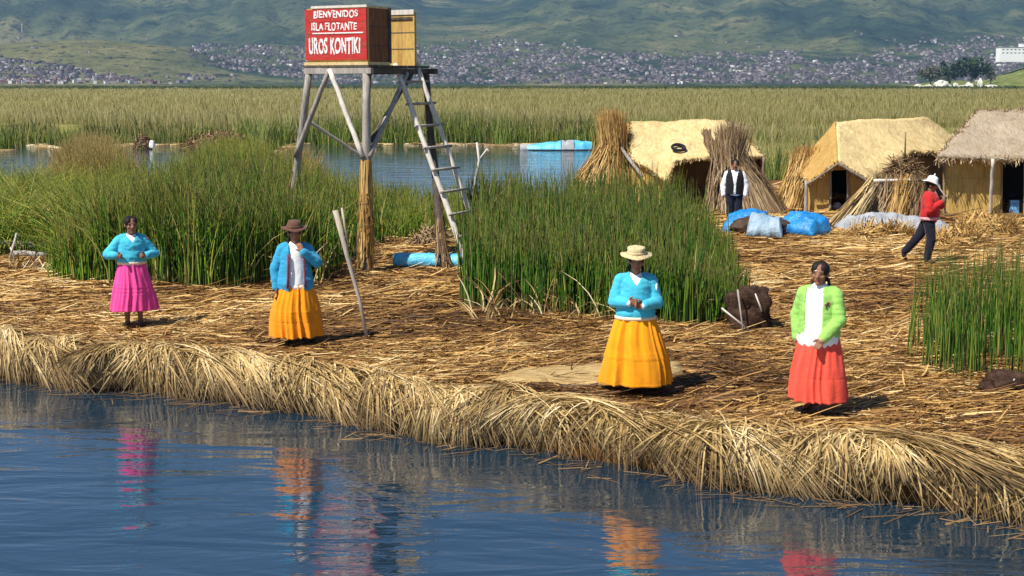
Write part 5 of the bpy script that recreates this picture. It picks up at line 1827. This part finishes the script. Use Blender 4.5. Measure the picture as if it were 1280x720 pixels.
cover(.10, .56, .12, .34, M['pale_blue_tarp'], 1); cover(.57, .74, .34, .36, M['grey_tarp'], 3); cover(.75, .99, .36, .26, M['pale_blue_tarp'], 6)

# ------------------------------------------------------------------ huts
def ruled(name, top, bot, nu, nv_, thick, mat, parent, amp=.025, seed=0.0, sag=0.0, fringe=.0):
    """roof sheet between two edges (world points), with thickness and an uneven surface"""
    def along(pl, s_):
        t = s_ * (len(pl) - 1); i_ = min(int(t), len(pl) - 2); return Vector(pl[i_]).lerp(Vector(pl[i_ + 1]), t - i_)
    vs = []
    for i_ in range(nu):
        s_ = i_ / (nu - 1); a, b_ = along(top, s_), along(bot, s_)
        for j_ in range(nv_):
            t = j_ / (nv_ - 1); p = a.lerp(b_, t)
            p = p + Vector((0, 0, amp * noise.noise(Vector((p.x * 1.6 + seed, p.y * 1.6, p.z * 2))) + amp * .5 * noise.noise(Vector((p.x * 5 + seed, p.y * 5, p.z * 5))) - sag * math.sin(math.pi * t) * math.sin(math.pi * s_)))
            if j_ == nv_ - 1: p.z += fringe * (noise.noise(Vector((s_ * 60, seed, 0))))
            vs.append(p)
    fs = [(i_ * nv_ + j_, (i_ + 1) * nv_ + j_, (i_ + 1) * nv_ + j_ + 1, i_ * nv_ + j_ + 1) for i_ in range(nu - 1) for j_ in range(nv_ - 1)]
    me = bpy.data.meshes.new(name); me.from_pydata(vs, [], fs); me.update(); me.shade_smooth()
    o = link('tmp', me, None); sm = o.modifiers.new('s', 'SOLIDIFY'); sm.thickness = thick; sm.offset = 0
    m2 = bpy.data.meshes.new_from_object(o.evaluated_get(bpy.context.evaluated_depsgraph_get())); bpy.data.objects.remove(o)
    m2.shade_smooth()
    return link(name, m2, mat, parent, True)


def wall_poly(name, pts, thick, mat, parent, amp=.0):
    """flat wall panel from its outline (world points, in order)"""
    pts = [Vector(p) for p in pts]
    nrm = (pts[1] - pts[0]).cross(pts[2] - pts[0]).normalized()
    mb = MB(); k = len(pts)
    vs = [p + nrm * thick / 2 for p in pts] + [p - nrm * thick / 2 for p in pts]
    fs = [tuple(range(k)), tuple(range(2 * k - 1, k - 1, -1))] + [(i_, (i_ + 1) % k, k + (i_ + 1) % k, k + i_)[::-1] for i_ in range(k)]
    mb.add(vs, fs)
    return mb.build(name, mat, parent, False, True)


def down(p, z=None):
    p = Vector(p); return Vector((p.x, p.y, gzf(p.x, p.y) - .05 if z is None else z))


def eave_fringe(parent, edges, num, mat, ln=(.10, .32), out=(0, -.25, -.6)):
    """loose stalk ends sticking out along the roof edges"""
    if len(edges) > 1:
        for e_ in edges: eave_fringe(parent, [e_], int(num / len(edges)), mat, ln, out)
        return
    P0 = []
    for pl in edges:
        k = max(8, num)
        s_ = rng.random(k) * (len(pl) - 1)
        for q in s_:
            i_ = min(int(q), len(pl) - 2); p = Vector(pl[i_]).lerp(Vector(pl[i_ + 1]), q - i_); P0.append(list(p))
    P0 = np.array(P0); k = len(P0)
    d = unit(np.array([out]) + rng.normal(0, .4, (k, 3))); L_ = rng.uniform(*ln, k)
    t = np.linspace(-.5, .6, 3)
    pth = P0[:, None, :] + d[:, None, :] * (L_[:, None] * t)[:, :, None] + rng.normal(0, .015, (k, 1, 3))
    pth[:, 2, 2] -= L_ * .1
    link('eave_fringe', blades('eave_fringe', pth, rng.uniform(.012, .026, k), unit(np.cross(d, rng.normal(0, 1, (k, 3))))), mat, parent, True)


# first hut : low tent of cream mats
L = G(865, 248)
h1 = empty('reed_hut', L, 'low cream mat hut with a black ring on its roof, left of the three huts', 'hut', 'reed huts')
r0, r1 = Q(788, 154, 40.5), Q(906, 151, 40.8)
bot = [Q(788, 197, 39.4), Q(812, 212, 39.0), Q(835, 229, 38.6), Q(843, 203, 38.6), Q(868, 199, 38.7), Q(893, 197, 38.8), Q(925, 197, 39.0), Q(957, 197, 39.6)]
ruled('roof', [r0, r0.lerp(r1, .16), r0.lerp(r1, .33), r0.lerp(r1, .45), r0.lerp(r1, .6), r0.lerp(r1, .72), r0.lerp(r1, .86), r1], bot, 60, 16, .07, M['mat_cream'], h1, .06, 1, .10, .08)
bk0, bk1 = Vector((r0.x - .3, 42.4, 1.7)), Vector((r1.x + .6, 42.6, 1.7))
ruled('roof', [r0, r1], [bk0, bk1], 30, 8, .05, M['mat_cream'], h1, .05, 4)
ruled('gable_mat', [r0 + Vector((-.0, .02, -.02)), r0 + Vector((-.06, .3, -.03))], [Q(789, 199, 39.45), Q(770, 178, 40.6)], 10, 10, .05, M['mat_orange'], h1, .03, 8)
ruled('gable_mat', [r0 + Vector((-.06, .3, -.03)), r0 + Vector((-.06, .6, -.03))], [Q(770, 178, 40.6), bk0], 10, 10, .05, M['mat_orange'], h1, .03, 9)
ruled('gable_mat', [r1 + Vector((.02, .05, -.03)), r1 + Vector((.02, .1, -.03))], [Q(957, 199, 39.65), bk1], 12, 10, .05, M['mat_cream'], h1, .03, 9)
wall_poly('wall', [down(Q(790, 240, 39.5)), down(Q(838, 240, 39.0)), Q(838, 222, 39.0), Q(812, 213, 39.2), Q(790, 200, 39.5)], .05, M['mat_gold'], h1)
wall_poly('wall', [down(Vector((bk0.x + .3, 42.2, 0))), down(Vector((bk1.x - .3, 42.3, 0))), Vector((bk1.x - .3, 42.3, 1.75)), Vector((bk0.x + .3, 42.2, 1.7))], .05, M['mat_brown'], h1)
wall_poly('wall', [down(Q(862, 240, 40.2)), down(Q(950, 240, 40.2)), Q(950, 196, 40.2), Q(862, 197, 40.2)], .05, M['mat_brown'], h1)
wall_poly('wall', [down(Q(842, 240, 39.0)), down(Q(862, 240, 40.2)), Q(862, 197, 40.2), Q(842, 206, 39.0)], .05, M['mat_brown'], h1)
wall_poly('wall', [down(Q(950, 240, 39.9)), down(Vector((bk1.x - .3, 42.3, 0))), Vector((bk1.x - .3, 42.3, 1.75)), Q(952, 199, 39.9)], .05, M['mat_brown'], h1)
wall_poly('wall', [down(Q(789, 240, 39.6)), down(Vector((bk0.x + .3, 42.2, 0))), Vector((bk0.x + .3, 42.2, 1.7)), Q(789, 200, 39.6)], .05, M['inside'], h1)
pole('post', [down(Q(953, 240, 39.5)), Q(955, 196, 39.5)], (.045, .04), M['brown_pole'], h1)
pole('post', [down(Q(842, 240, 38.75)), Q(841, 206, 38.75)], (.04, .035), M['brown_pole'], h1)
pole('ridge_pole', [Q(757, 158, 40.2), Q(803, 221, 38.9)], (.05, .045), M['grey_wood'], h1)
eave_fringe(h1, [bot, [r0, bot[0]], [r1, bot[-1]]], 800, M['straw_edge'], (.05, .17))
# ring lying on the roof
u0 = r0.lerp(r1, .5); b_m = Q(868, 199, 38.7)
slope = (b_m - u0).normalized(); nrm = Vector((1, 0, 0)).cross(slope).normalized()
if nrm.z < 0: nrm = -nrm
c = Q(848, 187, 0.01 + 39.12)
cc = u0.lerp(b_m, .72); c = Vector((Q(848, 187, cc.y).x, cc.y, cc.z)) + nrm * .0
mb = MB(); uax = Vector((1, 0, 0)); vax = slope
mb.tube([c + uax * math.cos(k * .2618) * .17 + vax * math.sin(k * .2618) * .17 for k in range(25)], .045, 8)
ring = mb.build('rubber_ring', M['black_vest'], None, True)
recentre(ring); tag(ring, 'black rubber ring lying on the cream roof of the left hut', 'ring')
ring.location += nrm * .03
# dark tuft hanging over the eave
g = Q(893, 196, 38.6); t_ = Q(882, 168, 39.4)
N = 120
s_ = rng.random(N)
pth = np.stack([np.array([[t_.x, t_.y, t_.z + .07]]) + rng.normal(0, .06, (N, 3)), np.array([list((t_ + g) / 2 + Vector((0, 0, .06)))]) + rng.normal(0, .08, (N, 3)) * np.array([1, .5, .3]), np.array([list(g)]) + rng.normal(0, .05, (N, 3))], 1)
tu = link('reed_tuft', blades('reed_tuft', pth, rng.uniform(.015, .03, N), np.tile(np.array([[1., 0, .1]]), (N, 1))), M['straw_dark']); recentre(tu)
tag(tu, 'dark tuft of reeds lying over the eave of the left hut', 'reed tuft')

# second hut : draped ridge, gable with a door
L = G(1075, 258)
h2 = empty('reed_hut', L, 'cream mat hut with a dark doorway in its golden gable, middle of the three huts', 'hut', 'reed huts')
A = Q(1048, 203, 36.5); B = Q(1045, 153, 38.6); C = Q(1157, 147, 41.0); D = Q(1191, 171, 41.4); E = Q(1178, 191, 39.9); F_ = Q(1140, 191, 38.6); Gv = Q(1090, 229, 36.3)
H = Q(994, 213, 38.2); I_ = Q(1011, 229, 36.9)
ruled('roof', [A, B, B.lerp(C, .35), B.lerp(C, .7), C], [Gv, Gv.lerp(F_, .5) + Vector((-.0, 0, .05)), F_, E, D], 56, 18, .07, M['mat_cream'], h2, .055, 11, .07, .08)
ruled('roof', [A + Vector((-.01, 0, 0)), A.lerp(B, .5) + Vector((-.01, 0, 0)), B + Vector((-.01, .02, 0))], [I_, Q(1003, 222, 37.5), H], 30, 16, .06, M['mat_orange'], h2, .05, 15, 0, .03)
Hb_ = Vector((H.x + 1.2, 42.8, 1.5)); Cb = Vector((C.x + .5, 43.4, 1.6))
ruled('roof', [B + Vector((0, .03, 0)), C + Vector((0, .03, 0))], [Hb_, Cb], 30, 10, .05, M['mat_cream'], h2, .04, 17)
ruled('roof', [B + Vector((-.01, .03, 0)), B + Vector((0, .04, 0))], [H + Vector((0, .02, 0)), Hb_], 12, 10, .06, M['mat_orange'], h2, .04, 19)
ruled('roof', [C + Vector((.02, .02, 0)), C + Vector((.02, .05, 0))], [D + Vector((.02, .02, 0)), Cb], 12, 8, .05, M['mat_cream'], h2, .04, 19)
eave_fringe(h2, [[A, Gv], [Gv, F_, E], [A, I_, H], [E, D]], 1000, M['straw_edge'], (.05, .17))
Yg = lambda u_: 37.15 - (u_ - 1011) * .0035
W_ = lambda u_, v_: Q(u_, v_, Yg(u_))
wall_poly('gable_wall', [down(W_(1010, 258)), down(W_(1037, 258)), W_(1037, 211), W_(1010, 229)], .06, M['mat_gold'], h2)
wall_poly('gable_wall', [down(W_(1059, 258)), down(W_(1090, 258)), W_(1090, 230), W_(1059, 210)], .06, M['mat_gold'], h2)
wall_poly('gable_wall', [W_(1037, 213), W_(1059, 212), W_(1059, 209), W_(1048, 203.5), W_(1037, 210)], .055, M['mat_gold'], h2)
for uu, tv in ((1037.5, 209), (1059, 210)): pole('door_post', [down(W_(uu, 259)) + Vector((0, -.05, 0)), W_(uu, tv) + Vector((0, -.05, 0))], (.035, .03), M['grey_wood'], h2)
pole('corner_post', [down(Q(1007, 258, 36.9)), Q(1008, 226, 36.95)], (.05, .045), M['grey_wood'], h2)
pole('roof_pole', [Q(1047, 204, 36.4), Q(1093, 231, 36.2)], (.04, .04), M['brown_pole'], h2)
pole('roof_pole', [Q(1049, 204, 36.42), Q(1009, 231, 36.8)], (.035, .03), M['brown_pole'], h2)
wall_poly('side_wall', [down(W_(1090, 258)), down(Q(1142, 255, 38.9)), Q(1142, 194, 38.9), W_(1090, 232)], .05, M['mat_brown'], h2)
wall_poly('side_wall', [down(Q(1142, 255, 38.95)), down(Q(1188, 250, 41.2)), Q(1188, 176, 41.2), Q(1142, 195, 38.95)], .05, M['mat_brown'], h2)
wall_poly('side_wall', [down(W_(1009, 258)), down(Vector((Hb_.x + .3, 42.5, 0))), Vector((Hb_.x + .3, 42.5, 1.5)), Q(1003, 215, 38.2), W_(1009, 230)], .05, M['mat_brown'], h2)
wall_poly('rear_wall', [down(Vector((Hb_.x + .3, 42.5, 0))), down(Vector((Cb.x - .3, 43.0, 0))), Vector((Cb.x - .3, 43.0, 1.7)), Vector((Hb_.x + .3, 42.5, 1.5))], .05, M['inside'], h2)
tag(lump('white_bundle', down(Q(1047, 258, 37.6)) + Vector((0, 0, .05)), (.24, .2, .22), M['white_cloth'], 'small white bundle in the dark doorway of the middle hut', 'bundle', 8, .2), None)

# third hut : grey thatch, golden wall
L = G(1215, 262)
h3 = empty('reed_hut', L, 'grey thatched hut with a golden reed wall and corner post at the right edge', 'hut', 'reed huts')
e0, e1 = Q(1172, 198, 35.3), Q(1460, 200, 35.3)
rr0, rr1 = Q(1223, 140, 37.6), Q(1425, 139, 37.6)
ruled('roof', [rr0, rr1], [e0, e1], 50, 16, .11, M['mat_grey'], h3, .07, 21, .05, .08)
eave_fringe(h3, [[e0, e1], [rr0, e0], [rr0, rr1]], 1200, M['straw_grey'])
k0, k1 = Vector((e0.x + 2.3, 40.6, 2.0)), Vector((e1.x - .2, 40.6, 2.0))
ruled('roof', [rr0, rr1], [k0, k1], 30, 10, .09, M['mat_grey'], h3, .04, 23)
ruled('roof', [rr0 + Vector((-.01, .01, -.01)), rr0 + Vector((-.01, .03, -.01))], [e0 + Vector((-.01, .02, 0)), k0], 14, 12, .08, M['mat_grey'], h3, .04, 24)
wl = lambda u_, v_, y_=35.75: Q(u_, v_, y_)
wall_poly('front_wall', [down(wl(1180, 258)), down(wl(1253, 258)), wl(1253, 197), wl(1180, 197)], .06, M['mat_gold'], h3)
wall_poly('front_wall', [down(wl(1280, 258)), down(wl(1440, 258)), wl(1440, 197), wl(1280, 197)], .06, M['mat_gold'], h3)
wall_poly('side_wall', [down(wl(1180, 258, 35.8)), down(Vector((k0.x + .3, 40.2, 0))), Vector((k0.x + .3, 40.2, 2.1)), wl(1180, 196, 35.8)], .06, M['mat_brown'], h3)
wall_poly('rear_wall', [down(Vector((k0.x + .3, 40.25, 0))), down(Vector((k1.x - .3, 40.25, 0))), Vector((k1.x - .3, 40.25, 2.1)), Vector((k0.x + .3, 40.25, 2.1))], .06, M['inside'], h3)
for uu in (1181, 1252): pole('wall_rib', [down(wl(uu, 258, 35.69)), wl(uu, 198, 35.69)], (.014, .012), M['brown_pole'], h3, True, 6)
for vv in (223,): pole('wall_rib', [wl(1180, vv, 35.70), wl(1252, vv, 35.70)], (.010, .010), M['mat_gold'], h3, True, 6)
pole('corner_post', [G(1238, 271) - Vector((0, 0, .1)), Q(1241, 199, 35.2)], (.045, .04), M['pale_wood'], h3)
mb = MB(); a_ = down(wl(1178, 259, 35.6)); b2 = down(wl(1276, 259, 35.6)); mid = (a_ + b2) / 2
mb.box((mid.x, 35.62, gzf(mid.x, 35.6) + .02), ((b2 - a_).length, .5, .14)); mb.build('sill_mat', M['mat_brown'], h3, False, True)
# blue and white striped cloth in the doorway
q0 = Q(1268, 250, 35.9)
mb = MB()
for k in range(5): mb.box((q0.x, q0.y + .004 * k, q0.z + .10 + .085 * k), (.22, .16 - .01 * k, .08))
sack = mb.build('blue_sack', m_plain('pale_blue_cloth', (.16, .38, .62), .7, .5, 9), None); recentre(sack)
sack.location.z = gzf(q0.x, q0.y)
tag(sack, 'folded pale blue sacks stacked in the doorway of the right hut', 'sacks')
